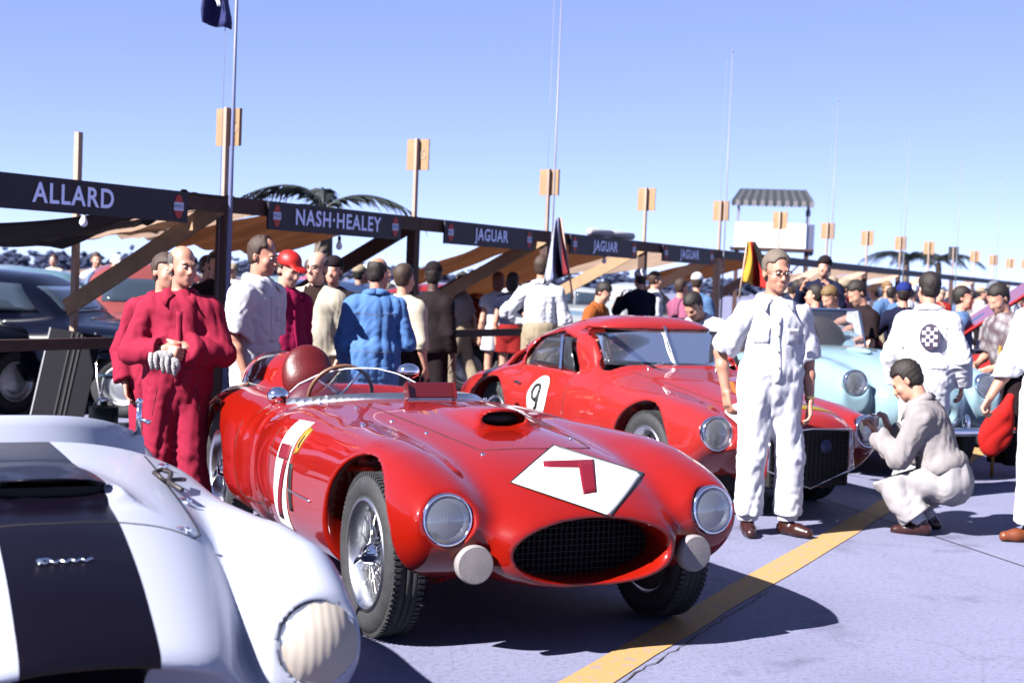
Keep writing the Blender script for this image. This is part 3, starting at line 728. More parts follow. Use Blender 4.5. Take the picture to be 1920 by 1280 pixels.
# slanted flags on short sticks
def hand_flag(top, bot, cols, label, spread):
    root = empty('hand_flag', bot); tag(root, label, 'flag', 'national flags on short sticks'); top = Vector(top) - Vector(bot)
    MB().tube([(0, 0, 0), top * 1.0], [.011, .007], 8).build('stick', WOODL, root)
    for k, (nm, c) in enumerate(cols):
        def ff(u, v, k=k):
            a = (k + u) / len(cols); s_ = .04 + .96 * v
            base = top * (1 - .70 * v); wdt = spread * a * (.25 + .95 * v)
            return base + Vector((wdt, .10 * math.sin(a * 11 + v * 4) * v, -.10 * a * v))
        flag_cloth('flag_band', ff, mat('flag_' + nm, c, .85, noise=.08), root, 8, 16)
hand_flag(at_depth(1401, 452, 13.0), at_depth(1386, 560, 13.0), [('gold', (.24, .13, .008)), ('red2', (.19, .006, .004)), ('coal', (.003,.002,.002))], 'black, red and gold flag hanging on a slanted stick', .30)
hand_flag(at_depth(1052, 408, 13.4), at_depth(1074, 560, 13.4), [('pale', (.20, .21, .25)), ('sky', (.08, .095, .17)), ('navy', (.006, .006, .018)), ('crim', (.11, .006, .012))][::-1], 'white, blue and red flag hanging on a slanted stick', -.20)

# ------------------------------------------------------------------ timing tower and palms
def tower():
    D = 45.0; c = at_depth(1443, 545, D); root = empty('timing_tower', (c.x, c.y, 0), math.radians(-10))
    tag(root, 'white timing tower with a scalloped striped canopy above the pit row', 'tower')
    w, d = 1.08, 1.0; WW = mat('tower_white', (.72, .72, .74), .6, noise=.05)
    MB().box((-.06, 0, 3.22), (w, d, .38), None, .02).build('cabin_wall', WW, root)
    MB().box((w + .10, 0, 3.14), (.09, d * .97, .46)).build('side_panel', mat('tower_grey', (.05, .056, .10), .7), root)
    MB().box((0, 0, 2.81), (w + .2, d + .1, .03)).build('floor_deck', WOODD, root)
    for sx in (-1, 1):
        for sy in (-1, 1):
            MB().bar((sx * w, sy * d * .9, 0), (sx * w, sy * d * .9, 2.78), .10, .10, (1, 0, 0)).build('leg', WOODD, root)
            MB().bar((sx * w, sy * d * .9, 3.6), (sx * w, sy * d * .9, 4.28), .05, .05, (1, 0, 0)).build('roof_post', POLE, root)
    MB().bar((-w, -d * .9, .3), (w, -d * .9, 2.6), .06, .06).build('cross_brace', WOODD, root); MB().bar((w, -d * .9, .3), (-w, -d * .9, 2.6), .06, .06).build('cross_brace', WOODD, root)
    GR = mat('canopy_green', (.014, .017, .022), .8); CW = mat('canopy_white', (.085, .08, .088), .8)
    x0, x1, yv, ze, zr = -1.28, 1.22, 1.15, 4.27, 4.72
    can = MB(); can.raw([(x0, -yv, ze), (x1, -yv, ze), (x1 - .22, 0, zr), (x0 + .22, 0, zr), (x0, yv, ze), (x1, yv, ze)], [(0, 1, 2, 3), (5, 4, 3, 2), (1, 5, 2), (4, 0, 3), (0, 4, 5, 1)]); co = can.build('canopy', GR, root)
    for k in range(20):
        a = x0 + (x1 - x0) * k / 20; b = x0 + (x1 - x0) * (k + 1) / 20; mbs = MB()
        mbs.raw([(a, -yv - .012, ze + .02), (b, -yv - .012, ze + .02), (b, -yv - .03, ze - .13), ((a + b) / 2, -yv - .03, ze - .18), (a, -yv - .03, ze - .13)], [(0, 4, 3, 2, 1)]); mbs.build('scallop', CW if k % 2 else GR, co)
        if k % 2 == 1:
            q = .22; f0 = (a - x0) / (x1 - x0); f1 = (b - x0) / (x1 - x0); ta = x0 + q + (x1 - x0 - 2 * q) * f0; tb = x0 + q + (x1 - x0 - 2 * q) * f1
            mbs = MB(); mbs.raw([(a, -yv - .006, ze + .008), (b, -yv - .006, ze + .008), (tb, -.004, zr + .008), (ta, -.004, zr + .008)], [(0, 1, 2, 3)]); mbs.build('canopy_stripe', mat('canopy_grey', (.034, .035, .045), .8), co)
    MB().box((w - .02, -.8, 3.95), (.07, .06, .10), None, .02).build('loudspeaker', BLACK, root)
    return root
tower()
FROND = mat('palm_leaf', (.007, .011, .012), .6, noise=.25, nscale=3); TRUNK = mat('palm_trunk', (.10, .075, .06), .9, noise=.3, nscale=6, bump=.6, bscale=20)
def palm(base, H, fronds, label, seed, L=1.7):
    rs = random.Random(seed); root = empty('palm_tree', base); tag(root, label, 'palm tree', 'palms behind the stalls')
    tr = MB(); pts = [(0.02 * math.sin(i), 0, H * i / 10) for i in range(11)]; tr.tube(pts, [.16 - .05 * i / 10 + (.012 if i % 2 else 0) for i in range(11)], 10); tr.build('trunk', TRUNK, root)
    for (az, el) in fronds:
        mb = MB(); P = []; d = Vector((math.cos(az), math.sin(az), 0)); n = 22
        for i in range(n + 1):
            s_ = i / n; P.append(Vector((0, 0, H)) + d * (L * (s_ * math.cos(el * (1 - s_ * .9)) )) + Vector((0, 0, L * (s_ * math.sin(el) - .66 * s_ * s_ * (0.45 + math.sin(max(el, 0)))))))
        mb.tube(P, [.022 * (1 - .8 * i / n) for i in range(n + 1)], 6)
        side = Vector((-d.y, d.x, 0))
        for i in range(2, n + 1):
            for sg in (-1, 1):
                for kk in range(2):
                    p = P[i] + (P[i - 1] - P[i]) * kk * .5; ax = (P[i] - P[i - 1]).normalized(); ll = L * .30 * (1 - .55 * abs(i / n - .4)) * rs.uniform(.75, 1.15)
                    tip = p + side * sg * ll * .62 + ax * ll * .55 + Vector((0, 0, -ll * rs.uniform(.25, .65))); wv = ax * .014
                    mid = (p + tip) / 2 + Vector((0, 0, .03)); mb.raw([p - wv, p + wv, mid + wv, tip, mid - wv], [(0, 1, 2, 3, 4)])
        mb.build('frond', FROND, root)
    return root
def pbase(px, py, D): q = at_depth(px, py, D); return (q.x, q.y, 0), q.z
b_, H_ = pbase(606, 396, 19.0)
palm(b_, H_, [(math.radians(172), 1.36), (math.radians(158), 1.15), (math.radians(4), .85), (math.radians(100), 1.45), (math.radians(240), .3)], 'palm tree with drooping fronds behind the NASH·HEALEY sign', 5, 1.3)
for k, (px, py, lb) in enumerate(((1700, 488, 'small far palm tree above the far stalls, left one'), (1760, 492, 'small far palm tree above the far stalls, right one'))):
    b_, H_ = pbase(px, py, 60.0); palm(b_, H_, [(a * .7, .9) for a in range(9)], lb, 20 + k, 1.9)
# ------------------------------------------------------------------ red open race car, number 7
RED = paint('race_red', (0.140, 0.0038, 0.0014), rough=0.35)
REDLEATHER = mat('red_leather', (0.060, 0.004, 0.005), 0.42, bump=0.15, bscale=90, noise=0.1)
def build_spider():
    ang = math.radians(-65.0)
    root = empty('race_car'); place(root, (0.092, 6.215, 0), ang)
    tag(root, 'red open two-seat race car with a white diamond number 7 on its nose', 'race car')
    h = 0.0125
    f = Field((-3.6, 0, 0.12), (0.85, 0.98, 1.25), h, sym=True)
    #        x      yc   w     zb    zt
    f.op(loft_([(-3.44, 0, .06, .44, .50), (-3.42, 0, .20, .38, .56), (-3.34, 0, .38, .30, .64), (-3.15, 0, .56, .25, .74), (-2.8, 0, .66, .21, .835), (-2.4, 0, .73, .19, .86), (-1.9, 0, .77, .18, .85),
                (-1.4, 0, .77, .18, .875), (-1.0, 0, .72, .18, .868), (-0.6, 0, .62, .19, .85), (-0.2, 0, .55, .21, .825), (.1, 0, .52, .23, .79), (.3, 0, .50, .25, .745), (.45, 0, .47, .265, .69), (.55, 0, .43, .28, .64),
                (.62, 0, .385, .295, .60), (.665, 0, .34, .315, .565), (.69, 0, .28, .35, .52), (.70, 0, .18, .39, .48)], 2.7))
    f.op(loft_([(-1.75, .60, .10, .30, .66), (-1.3, .61, .165, .2, .755), (-0.9, .615, .178, .2, .775), (-0.48, .615, .186, .2, .805), (-0.15, .615, .192, .2, .81), (.1, .613, .190, .22, .792), (.28, .61, .182, .26, .757),
                (.42, .605, .166, .33, .715), (.51, .60, .140, .39, .675), (.555, .60, .115, .445, .645), (.575, .60, .07, .50, .60)], 2.35), 0.13)
    f.op(loft_([(-1.75, .60, .12, .22, .66), (-2.0, .61, .17, .2, .735), (-2.3, .615, .186, .2, .79), (-2.6, .612, .190, .2, .815), (-2.9, .60, .175, .22, .765), (-3.12, .58, .13, .28, .66), (-3.26, .56, .06, .38, .54)], 2.35), 0.14)
    f.op(cyl_y(0.0, .345, .405, .535, 1.2), 0.012, 's')
    f.op(cyl_y(-2.6, .345, .405, .44, 1.2), 0.012, 's')
    # cockpit and mouth
    f.op(ell_((-1.86, 0, .96), (.52, .58, .62)), 0.03, 's')
    f.op(ell_((.74, 0, .435), (.30, .365, .145)), 0.03, 's')
    f.op((lambda x, y, z: np.maximum(np.sqrt((x - 0.2)**2 * 0.0 + (y / .335)**2 + ((z - .435) / .122)**2) * .122 - .122, np.maximum(.30 - x, x - .8) + 0 * z), ((.3, 0, .3), (.8, .36, .58))), 0.02, 's')
    f.op(socket_((.545, .60, .572), (1, .06, .12), .101, .03), 0.012, 's')
    f.mirror()
    # bonnet scoop
    f.op(loft_([(-1.05, 0, .05, .78, .855), (-.8, 0, .09, .77, .885), (-.5, 0, .125, .75, .915), (-.30, 0, .135, .74, .922), (-.26, 0, .135, .74, .915)], 2.3), 0.035)
    f.op(ell_((-.22, 0, .873), (.20, .112, .034)), 0.010, 's')
    # head fairing behind the driver
    f.op(ell_((-2.72, -.34, .80), (.56, .21, .235)), 0.07)
    f.op(ell_((-2.16, -.34, .96), (.15, .15, .20)), 0.02, 's')
    body = f.build('body', RED, root, proj=2, ns=1.6)
    MEM['spider'] = (root, f)
    # underside and inner wheel boxes
    mb = MB(); mb.box((-1.5, 0, .31), (1.45, .40, .08)); mb.box((-1.3, 0, .27), (.85, .62, .06)); mb.build('underbody', BLACK, root)
    mb = MB(); mb.box((.34, 0, .44), (.02, .34, .15)); mb.build('radiator', BLACK, root)
    # interior
    mb = MB(); mb.ellipsoid((-2.10, -.32, .62), (.12, .24, .28)); mb.ellipsoid((-1.86, -.32, .46), (.26, .23, .09)); mb.build('driver_seat', REDLEATHER, root)
    mb = MB(); mb.ellipsoid((-2.12, .30, .60), (.12, .24, .24)); mb.ellipsoid((-1.86, .30, .46), (.26, .23, .09)); mb.build('passenger_seat', REDLEATHER, root)
    # headrest pad
    hf = Field((-2.5, -.6, .70), (-2.0, -.08, 1.15), .010)
    hf.op(ell_((-2.22, -.34, .935), (.075, .150, .165), Matrix.Rotation(math.radians(-12), 3, 'Y')))
    hf.op(ell_((-2.19, -.34, .88), (.085, .135, .11)), .05)
    hf.build('headrest', REDLEATHER, root)
    # steering wheel
    mb = MB(); c = Vector((-1.62, -.34, .86)); ax = Vector((-.93, 0, .36)).normalized(); xx = Vector((0, 1, 0)); yy = ax.cross(xx)
    mb.tube([c + (xx * math.cos(a) + yy * math.sin(a)) * .175 for a in [2 * math.pi * k / 40 for k in range(41)]], .011, 8, False); sw = mb.build('steering_wheel', mat('wood_rim', (0.10, 0.05, 0.03), 0.4), root)
    mb = MB()
    for k in range(4):
        a = .6 + k * math.pi / 2; mb.tube([c, c + (xx * math.cos(a) + yy * math.sin(a)) * .17], .007, 6)
    mb.tube([c, c - ax * .3], .02, 8); mb.build('spokes', ALU, sw)
    # wind screen: strip and perspex
    ys = np.linspace(-.60, .58, 40)
    base = np.stack([-1.30 - .42 * np.abs((ys + .02) / .58) ** 2.6, ys, np.full(40, 1.4)], 1)
    Hs = f.hit(base, (0, 0, -1), 1.2); ok = ~np.isnan(Hs).any(1); Hs = Hs[ok]; ysk = ys[ok]
    # the rim of the cut lies further back: keep the strip on the scuttle
    mb = MB(); 
    for a_, b_ in zip(Hs[:-1], Hs[1:]):
        mb.raw([Vector(a_) + Vector((.012, 0, -.004)), Vector(b_) + Vector((.012, 0, -.004)), Vector(b_) + Vector((-.016, 0, .030)), Vector(a_) + Vector((-.016, 0, .030)), Vector(a_) + Vector((-.022, 0, -.004)), Vector(b_) + Vector((-.022, 0, -.004))], [(0, 1, 2, 3), (3, 2, 5, 4)], True)
    mb.build('screen_strip', ALU, root)
    MB().ellipsoid((-.36, 0, .873), (.06, .118, .04)).build('scoop_shade_fill', BLACK, root)  # black fill paints the shade inside the scoop opening
    V = []; Fs = []; hgt = np.interp(ysk, [-.60, -.56, -.48, -.36, -.22, -.10, .02, .10, .58], [.06, .11, .145, .155, .150, .12, .06, .03, .025])
    Nv = 6; n = len(Hs)
    for side in (0, 1):
        for i, p in enumerate(Hs):
            out = Vector((1, 0.55 * p[1] / .58 * abs(p[1] / .58), 0)).normalized()
            for j in range(Nv + 1):
                t = j / Nv; V.append(Vector(p) + Vector((0, 0, hgt[i] * t)) - out * (hgt[i] * .75 * t) - out * (.003 * side))
    for side in (0, 1):
        o0 = side * n * (Nv + 1)
        for i in range(n - 1):
            for j in range(Nv):
                a = o0 + i * (Nv + 1) + j; q = (a, a + Nv + 1, a + Nv + 2, a + 1); Fs.append(q if side == 0 else q[::-1])
    ws = obj_from('windscreen', V, Fs, mat('perspex', (0.93, 0.95, 1.0), 0.03, trans=1.0, spec=0.5), root, True)
    mb = MB(); mb.tube([V[i * (Nv + 1) + Nv] for i in range(n)], .0028, 6); mb.build('screen_edge', mat('perspex_edge', (0.75, 0.78, 0.85), 0.2), ws)
    # passenger side tonneau cover
    tv = []
    # mirrors and deflector
    mb = MB(); q = Vector((-1.46, -.02, 1.005)); mb.ellipsoid(q, (.05, .062, .042)); mb.tube([q + Vector((.0, 0, -.03)), q + Vector((.05, 0, -.10))], .008, 6); mb.build('mirror', CHROME, root)
    mb = MB(); q = Vector((-1.90, -.60, .835)); mb.ellipsoid(q, (.055, .062, .05)); mb.tube([q + Vector((.03, 0, -.02)), q + Vector((.06, 0.0, -.06)), q + Vector((.05, -.01, -.13))], .011, 8); mb.build('side_mirror', CHROME, root)
    mb = MB(); dp = f.hit([(-1.24, .02, 1.3)], (0, 0, -1), 1)[0]
    Rd = Matrix.Rotation(math.radians(-25), 3, 'Y'); c = Vector(dp) + Vector((0, .0, .05))
    mb.box(c, (.006, .135, .042), Rd, .003); mb.box(c + Vector((.004, .132, -.006)), (.03, .003, .045), Rd); mb.box(c + Vector((.004, -.132, -.006)), (.03, .003, .045), Rd)
    de = mb.build('bug_deflector', mat('smoked_red', (0.06, 0.005, 0.006), 0.1, coat=1.0), root)
    # headlamps
    for sg in (-1, 1):
        d = Vector((1, sg * .06, .12)).normalized()
        lamp(root, (.548, sg * .605, .572), d, .098, depth=.13)
        hq = MB(); hq.lathe([(.070, .006), (.0755, -.001), (.077, -.012), (.075, -.04), (.03, -.06), (0, -.06)], (.60, sg * .50, .40), (1, sg * .05, .02), 36); hq.lathe([(0, .0085), (.035, .008), (.0715, .0055)], (.60, sg * .50, .40), (1, sg * .05, .02), 36)
        fo = hq.build('fog_lamp', mat('fog_cloth', (0.15, 0.135, 0.14), 0.9, noise=.08, nscale=18, bump=.06), root); fo['label'] = 'small fog lamp in a white cloth cover'
        MB().tube([(.56, sg * .49, .40), (.45, sg * .46, .36), (.3, sg * .42, .34)], .012, 6).build('lamp_bracket', BLACK, fo)
    # grille: egg crate
    g = MB()
    for k in range(-14, 15):
        y = k * .0245; hz = .118 * math.sqrt(max(0.02, 1 - (y / .355) ** 2)); g.box((.47, y, .437), (.012, .0011, hz))
    for k in range(-4, 5):
        zz = .437 + k * .0245; hy = .355 * math.sqrt(max(0.02, 1 - ((zz - .437) / .125) ** 2)); g.box((.473, 0, zz), (.012, hy, .0011))
    g.build('grille', mat('grille_bars', (0.018, 0.013, 0.016), 0.5, 0.4), root)
    # wheels
    for x in (0, -2.6):
        for sg in (-1, 1): wheel(root, (x, sg * .67, .341), sg, R=.341, w=.172, rim_r=.222)
    # bonnet seams, leather straps, filler marks
    up = (0, 0, -1)
    zt = 1.2
    trace(f, [(-1.22, -.36, zt), (-.8, -.34, zt), (-.2, -.30, zt), (.06, -.27, zt), (.10, -.2, zt), (.12, 0, zt), (.10, .2, zt), (.06, .27, zt), (-.2, .30, zt), (-.8, .34, zt), (-1.22, .36, zt)], up, .0042, 'bonnet_seam', SEAM, root, back=.0)
    sd_ = (0, 1, 0)
    trace(f, [(-1.95, -.96, .70), (-1.93, -.96, .4), (-1.9, -.96, .3), (-1.3, -.96, .29), (-1.26, -.96, .45), (-1.26, -.96, .74)], sd_, .004, 'door_seam', SEAM, root, back=.0)
    for (px, py) in ((600, 757), (668, 765), (1070, 822), (735, 790), (800, 812), (905, 852), (680, 798), (540, 735)):
        p = hit_pixel(root, f, px, py)
        if not np.isnan(p).any(): MB().ellipsoid(Vector(p), (.012, .012, .009)).build('bonnet_catch', CHROME, root)
    # vents and trim on the right side
    v = drape(f, [(-.93, -.96, .60), (-.885, -.96, .60), (-.872, -.96, .38), (-.915, -.96, .38)], sd_, .004, 'side_vent', BLACK, root, 3, 10, back=0)
    trace(f, [(-.95, -.96, .475), (-.60, -.96, .47)], sd_, .006, 'side_trim', CHROME, root, sink=-.3, back=.0)
    # number plates
    Q = [hit_pixel(root, f, *p) for p in ((1038, 835), (1207, 888), (1143, 968), (957, 905))]
    up2 = np.array(root.matrix_world.inverted().to_3x3() @ pray(1080, 900)); up2 = up2 / np.linalg.norm(up2)
    pl = drape(f, Q, up2, .0035, 'nose_number_plate', WHITEP, root, 14, 14)
    rim = [Q[0], Q[1], Q[2], Q[3], Q[0]]
    trace(f, rim, up2, .0035, 'plate_edge', BLACK, pl, sink=-1.0)
    for q in ([(1018, 866), (1113, 863), (1110, 878), (1019, 877)], [(1083, 866), (1113, 863), (1118, 924), (1093, 928)]):
        drape(f, [hit_pixel(root, f, *p) for p in q], up2, .0062 if q[0][0] == 1018 else .0066, 'digit_stroke', NUMRED, pl, 6, 6)
    sp = drape(f, [(-1.115, -.96, .785), (-.925, -.96, .79), (-.965, -.96, .25), (-1.17, -.96, .25)], sd_, .005, 'door_number_panel', WHITEP, root, 6, 16, back=.0)
    for q in ([(-1.100, -.96, .675), (-.946, -.96, .68), (-.946, -.96, .612), (-1.100, -.96, .607)], [(-1.005, -.96, .62), (-.948, -.96, .622), (-1.045, -.96, .32), (-1.110, -.96, .32)]):
        drape(f, q, sd_, .010, 'digit_stroke', NUMRED, sp, 3, 8, back=.0)
    bd = drape(f, [(-.92, -.96, .775), (-.845, -.96, .765), (-.86, -.96, .66), (-.905, -.96, .645)], sd_, .004, 'shield_badge', mat('badge_yellow', (0.20, 0.11, 0.01), 0.5), root, 4, 5, back=.0)
    hb = [(-.885, .70), (-.878, .735), (-.866, .742), (-.868, .72), (-.872, .705), (-.862, .68), (-.872, .682), (-.882, .69)]
    pv = f.hit(np.array([(x, -.96, z) for x, z in hb]), sd_, 1.0) + np.array([0, -.008, 0])
    obj_from('horse_mark', pv, [tuple(range(len(hb)))], BLACK, bd)
    return root
MEM = {}
spider = build_spider()
# ------------------------------------------------------------------ white race car with the broad navy stripe, front left
def stripe_paint(name, base, stripe, half, off=0.0):
    m = mat(name, base, 0.32, coat=0.12, spec=0.12, bump=0.012, bscale=8)
    t = m.node_tree; b = t.nodes['Principled BSDF']; tc = t.nodes.new('ShaderNodeTexCoord'); sx = t.nodes.new('ShaderNodeSeparateXYZ')
    ab = t.nodes.new('ShaderNodeMath'); ab.operation = 'ABSOLUTE'; lt = t.nodes.new('ShaderNodeMath'); lt.operation = 'LESS_THAN'; lt.inputs[1].default_value = half
    ad = t.nodes.new('ShaderNodeMath'); ad.operation = 'ADD'; ad.inputs[1].default_value = off
    mx = t.nodes.new('ShaderNodeMix'); mx.data_type = 'RGBA'; mx.inputs[6].default_value = tuple(base) + (1,); mx.inputs[7].default_value = tuple(stripe) + (1,)
    t.links.new(tc.outputs['Object'], sx.inputs[0]); t.links.new(sx.outputs[1], ad.inputs[0]); t.links.new(ad.outputs[0], ab.inputs[0]); t.links.new(ab.outputs[0], lt.inputs[0])
    t.links.new(lt.outputs[0], mx.inputs[0]); t.links.new(mx.outputs[2], b.inputs['Base Color'])
    return m
def build_striped():
    root = empty('race_car'); place(root, (-1.25, 3.85, 0), math.radians(-64.3))
    tag(root, 'white race car with broad navy bonnet stripe and taped-over headlight, nearest the camera', 'race car')
    PW = stripe_paint('paint_white_stripe', (0.235, 0.248, 0.31), (0.0022, 0.0014, 0.004), 0.155)
    f = Field((-3.3, 0, 0.15), (1.0, 0.95, 1.12), 0.0125, sym=True)
    f.op(loft_([(-3.2, 0, .2, .4, .5), (-3.0, 0, .5, .3, .68), (-2.6, 0, .68, .22, .78), (-2.1, 0, .72, .2, .80), (-1.5, 0, .73, .2, .83), (-1.1, 0, .72, .2, .885), (-.8, 0, .67, .2, .885), (-.4, 0, .58, .22, .878), (0, 0, .51, .24, .86),
                (.2, 0, .465, .26, .838), (.4, 0, .425, .29, .79), (.55, 0, .39, .31, .74), (.66, 0, .36, .34, .69), (.73, 0, .33, .37, .655), (.775, 0, .29, .41, .625), (.80, 0, .22, .46, .59)], 2.6))
    f.op(loft_([(-1.2, 0, .66, .2, .55), (-.3, 0, .62, .2, .665), (0, 0, .62, .2, .672), (.22, 0, .60, .22, .655), (.4, 0, .56, .26, .58), (.55, 0, .45, .29, .54), (.68, 0, .41, .33, .53), (.745, 0, .36, .38, .51)], 2.8), .04)
    f.op(loft_([(-1.6, .57, .10, .25, .64), (-1.2, .575, .15, .2, .725), (-.6, .58, .155, .2, .755), (-.1, .582, .150, .2, .780), (.2, .580, .148, .22, .80), (.42, .575, .143, .28, .80), (.56, .565, .133, .36, .765), (.66, .56, .118, .44, .712), (.71, .56, .09, .5, .66)], 2.2), 0.05)
    f.op(loft_([(-1.7, .57, .10, .25, .66), (-2.0, .58, .15, .2, .75), (-2.35, .585, .165, .2, .79), (-2.7, .57, .15, .22, .73), (-3.0, .55, .09, .3, .6)], 2.3), 0.10)
    f.op(cyl_y(0.0, .32, .38, .53, 1.2), 0.012, 's'); f.op(cyl_y(-2.3, .32, .38, .42, 1.2), 0.012, 's')
    f.op(ell_((-1.65, 0, .95), (.52, .54, .5)), 0.03, 's')
    f.op(ell_((.86, 0, .465), (.30, .42, .135)), 0.03, 's')
    f.op(socket_((.685, .555, .595), (1, .08, .12), .098, .03), 0.012, 's')
    f.mirror()
    f.op(loft_([(-.55, 0, .14, .78, .885), (-.3, 0, .19, .78, .912), (.0, 0, .225, .76, .915), (.05, 0, .225, .76, .905)], 2.8), 0.03)
    f.op(ell_((.14, 0, .884), (.26, .205, .024)), 0.008, 's')
    f.build('body', PW, root, proj=2, ns=1.6)
    MEM['striped'] = (root, f)
    mb = MB(); mb.box((-1.2, 0, .30), (1.6, .4, .09)); mb.build('underbody', BLACK, root)
    MB().box((.50, 0, .445), (.02, .33, .12)).build('grille_mesh', BLACK, root)
    MB().box((-.10, 0, .878), (.08, .165, .012)).build('scoop_shade_fill', BLACK, root)  # black block stands in for the shade within this scoop
    g = MB()
    for k in range(-9, 10): g.box((.55, k * .035, .455), (.008, .0025, .105 * math.sqrt(max(.02, 1 - (k * .035 / .41) ** 2))))
    g.build('grille', mat('grille_bars', (0.018, 0.013, 0.016), 0.5, 0.4), root)
    TAPE = mat('masking_tape', (0.27, 0.235, 0.20), 0.8, noise=.05, nscale=20)
    t = TAPE.node_tree; w = t.nodes.new('ShaderNodeTexWave'); w.inputs['Scale'].default_value = 14; w.bands_direction = 'Y'; w.inputs['Distortion'].default_value = 1.5; tc = t.nodes.new('ShaderNodeTexCoord'); bp = t.nodes.new('ShaderNodeBump'); bp.inputs['Strength'].default_value = .12; bp.inputs['Distance'].default_value = .006
    t.links.new(tc.outputs['Object'], w.inputs['Vector']); t.links.new(w.outputs['Fac'], bp.inputs['Height']); t.links.new(bp.outputs[0], t.nodes['Principled BSDF'].inputs['Normal'])
    for sg in (-1, 1):
        d = Vector((1, sg * .08, .10)).normalized(); p = Vector((.692, sg * .556, .595))
        hl = MB(); hl.lathe([(.045, -.075), (.070, -.05), (.090, -.02), (.101, .0), (.099, .012), (.090, .016)], p, d, 40); ho = hl.build('headlight', CHROME, root)
        # taped cover with a torn rim
        rs = random.Random(5 + sg); mbt = MB(); n = 40; vs_ = [p + d * .052]; x = d.orthogonal().normalized(); x = Vector((0, 1, 0)) - d * d.y; x.normalize(); y = d.cross(x)
        rings = [(.03, .050), (.055, .043), (.075, .031), (.090, .022)]
        for (r, h) in rings: vs_ += [p + d * h + (x * math.cos(2 * math.pi * k / n) + y * math.sin(2 * math.pi * k / n)) * r for k in range(n)]
        vs_ += [p + d * .0155 + (x * math.cos(2 * math.pi * k / n) + y * math.sin(2 * math.pi * k / n)) * (.1005 + rs.uniform(-.006, .003)) for k in range(n)]
        fs = [(0, 1 + k, 1 + (k + 1) % n) for k in range(n)]
        for j in range(len(rings)):
            for k in range(n): a = 1 + j * n + k; b = 1 + j * n + (k + 1) % n; fs.append((a, a + n, b + n, b))
        mbt.raw(vs_, fs, True); cv = mbt.build('tape_cover', TAPE, ho); cv['label'] = 'cream masking tape strips over the headlight'
    for x in (0, -2.3):
        for sg in (-1, 1): wheel(root, (x, sg * .61, .318), sg, R=.318, w=.15, rim_r=.205)
    zt = 1.1; up = (0, 0, -1)
    trace(f, [(.19, -.36, zt), (.22, -.2, zt), (.23, 0, zt), (.22, .2, zt), (.19, .36, zt), (.1, .40, zt), (-.5, .43, zt), (-1.05, .47, zt)], up, .004, 'bonnet_seam', BLACK, root, back=.0)
    trace(f, [(.19, -.36, zt), (.1, -.40, zt), (-.5, -.43, zt), (-1.05, -.47, zt)], up, .004, 'bonnet_seam', BLACK, root, back=.0)
    # leather strap loop and catch on the bonnet side
    p = f.hit([(-.52, .43, 1.1)], (0, 0, -1), 1)[0]; mb = MB()
    pts = [Vector(p) + Vector((.20, .01, .006)), Vector(p) + Vector((.06, 0, .010)), Vector(p) + Vector((0, .02, .03)), Vector(p) + Vector((-.05, .0, .035)), Vector(p) + Vector((-.02, -.03, .03)), Vector(p) + Vector((.04, -.01, .012)), Vector(p) + Vector((-.02, .05, .006)), Vector(p) + Vector((-.12, .09, -.01))]
    mb.tube(pts, .008, 6); mb.build('bonnet_strap', mat('black_strap', (0.02, 0.015, 0.015), 0.5), root)
    for q in ((.17, .33), (-.3, .44), (-.9, .5)):
        p = Vector(f.hit([(q[0], q[1], 1.1)], (0, 0, -1), 1)[0]); mb = MB(); mb.box(p, (.022, .012, .009), None, .004); mb.ellipsoid(p + Vector((0.012, 0.015, .004)), (.009, .009, .008)); mb.build('bonnet_catch', CHROME, root)
    # script badge on the stripe (illegible in the photograph: a plain chrome flourish)
    pc = Vector(hit_pixel(root, f, 122, 1055)); mb = MB(); P = []
    for i in range(49):
        s_ = i / 48; yy = -.066 + .132 * s_; P.append((yy, .0065 * math.sin(s_ * 34) * (1 - .3 * s_) - .002 + .004 * s_ + (.008 if s_ < .08 else 0)))
    N = f.grad(np.array([pc]), .03)[0]; N = Vector(N).normalized(); upv = (Vector((0, 0, 1)) - N * N.z).normalized(); lat = Vector((0, 1, 0))
    mb.tube([pc + N * .006 + lat * a + upv * b for a, b in P], .0026, 5); mb.tube([pc + N * .006 + lat * -.062 + upv * -.012, pc + N * .006 + lat * -.060 + upv * .013, pc + N * .006 + lat * -.035 + upv * .012], .003, 5)
    mb.build('script_badge', CHROME, root)
    # aero screens and fittings round the cockpit
    WS = mat('paint_cream_white', (0.21, 0.225, 0.285), 0.35, coat=.3)
    mb = MB(); vs_ = []; fs = []; n = 24
    for i in range(n + 1):
        a = -0.55 + 1.1 * i / n; x = -1.13 - .30 * abs(a / .55) ** 2.4
        z = float(f.hit([(x + .03, a, 1.1)], (0, 0, -1), 1)[0][2]); z = .87 if math.isnan(z) else z
        for k, (dx, dz) in enumerate(((.02, -.01), (-.02, .05), (-.045, .085), (-.055, .085), (-.03, .04), (-.01, -.02))): vs_.append((x + dx, a, z + dz))
    for i in range(n):
        for k in range(5): fs.append((i * 6 + k, (i + 1) * 6 + k, (i + 1) * 6 + k + 1, i * 6 + k + 1))
    mb.raw(vs_, fs, True); mb.build('cowl_screen', WS, root)
    for (x, y) in ((-1.42, .52), (-1.2, -.1)):
        mb = MB(); z = .87; mb.tube([(x, y, z), (x, y, z + .12)], [.012, .009], 8); mb.ellipsoid((x, y, z + .125), (.014, .014, .014)); mb.tube([(x, y, z + .06), (x + .05, y + .03, z + .05)], .009, 6); mb.build('screen_post', CHROME, root)
    mb = MB(); mb.ellipsoid((-1.95, -.28, .58), (.1, .22, .24)); mb.ellipsoid((-1.95, .28, .58), (.1, .22, .24)); mb.build('seats', mat('dark_leather', (.03, .02, .02), .5), root)
    return root
build_striped()
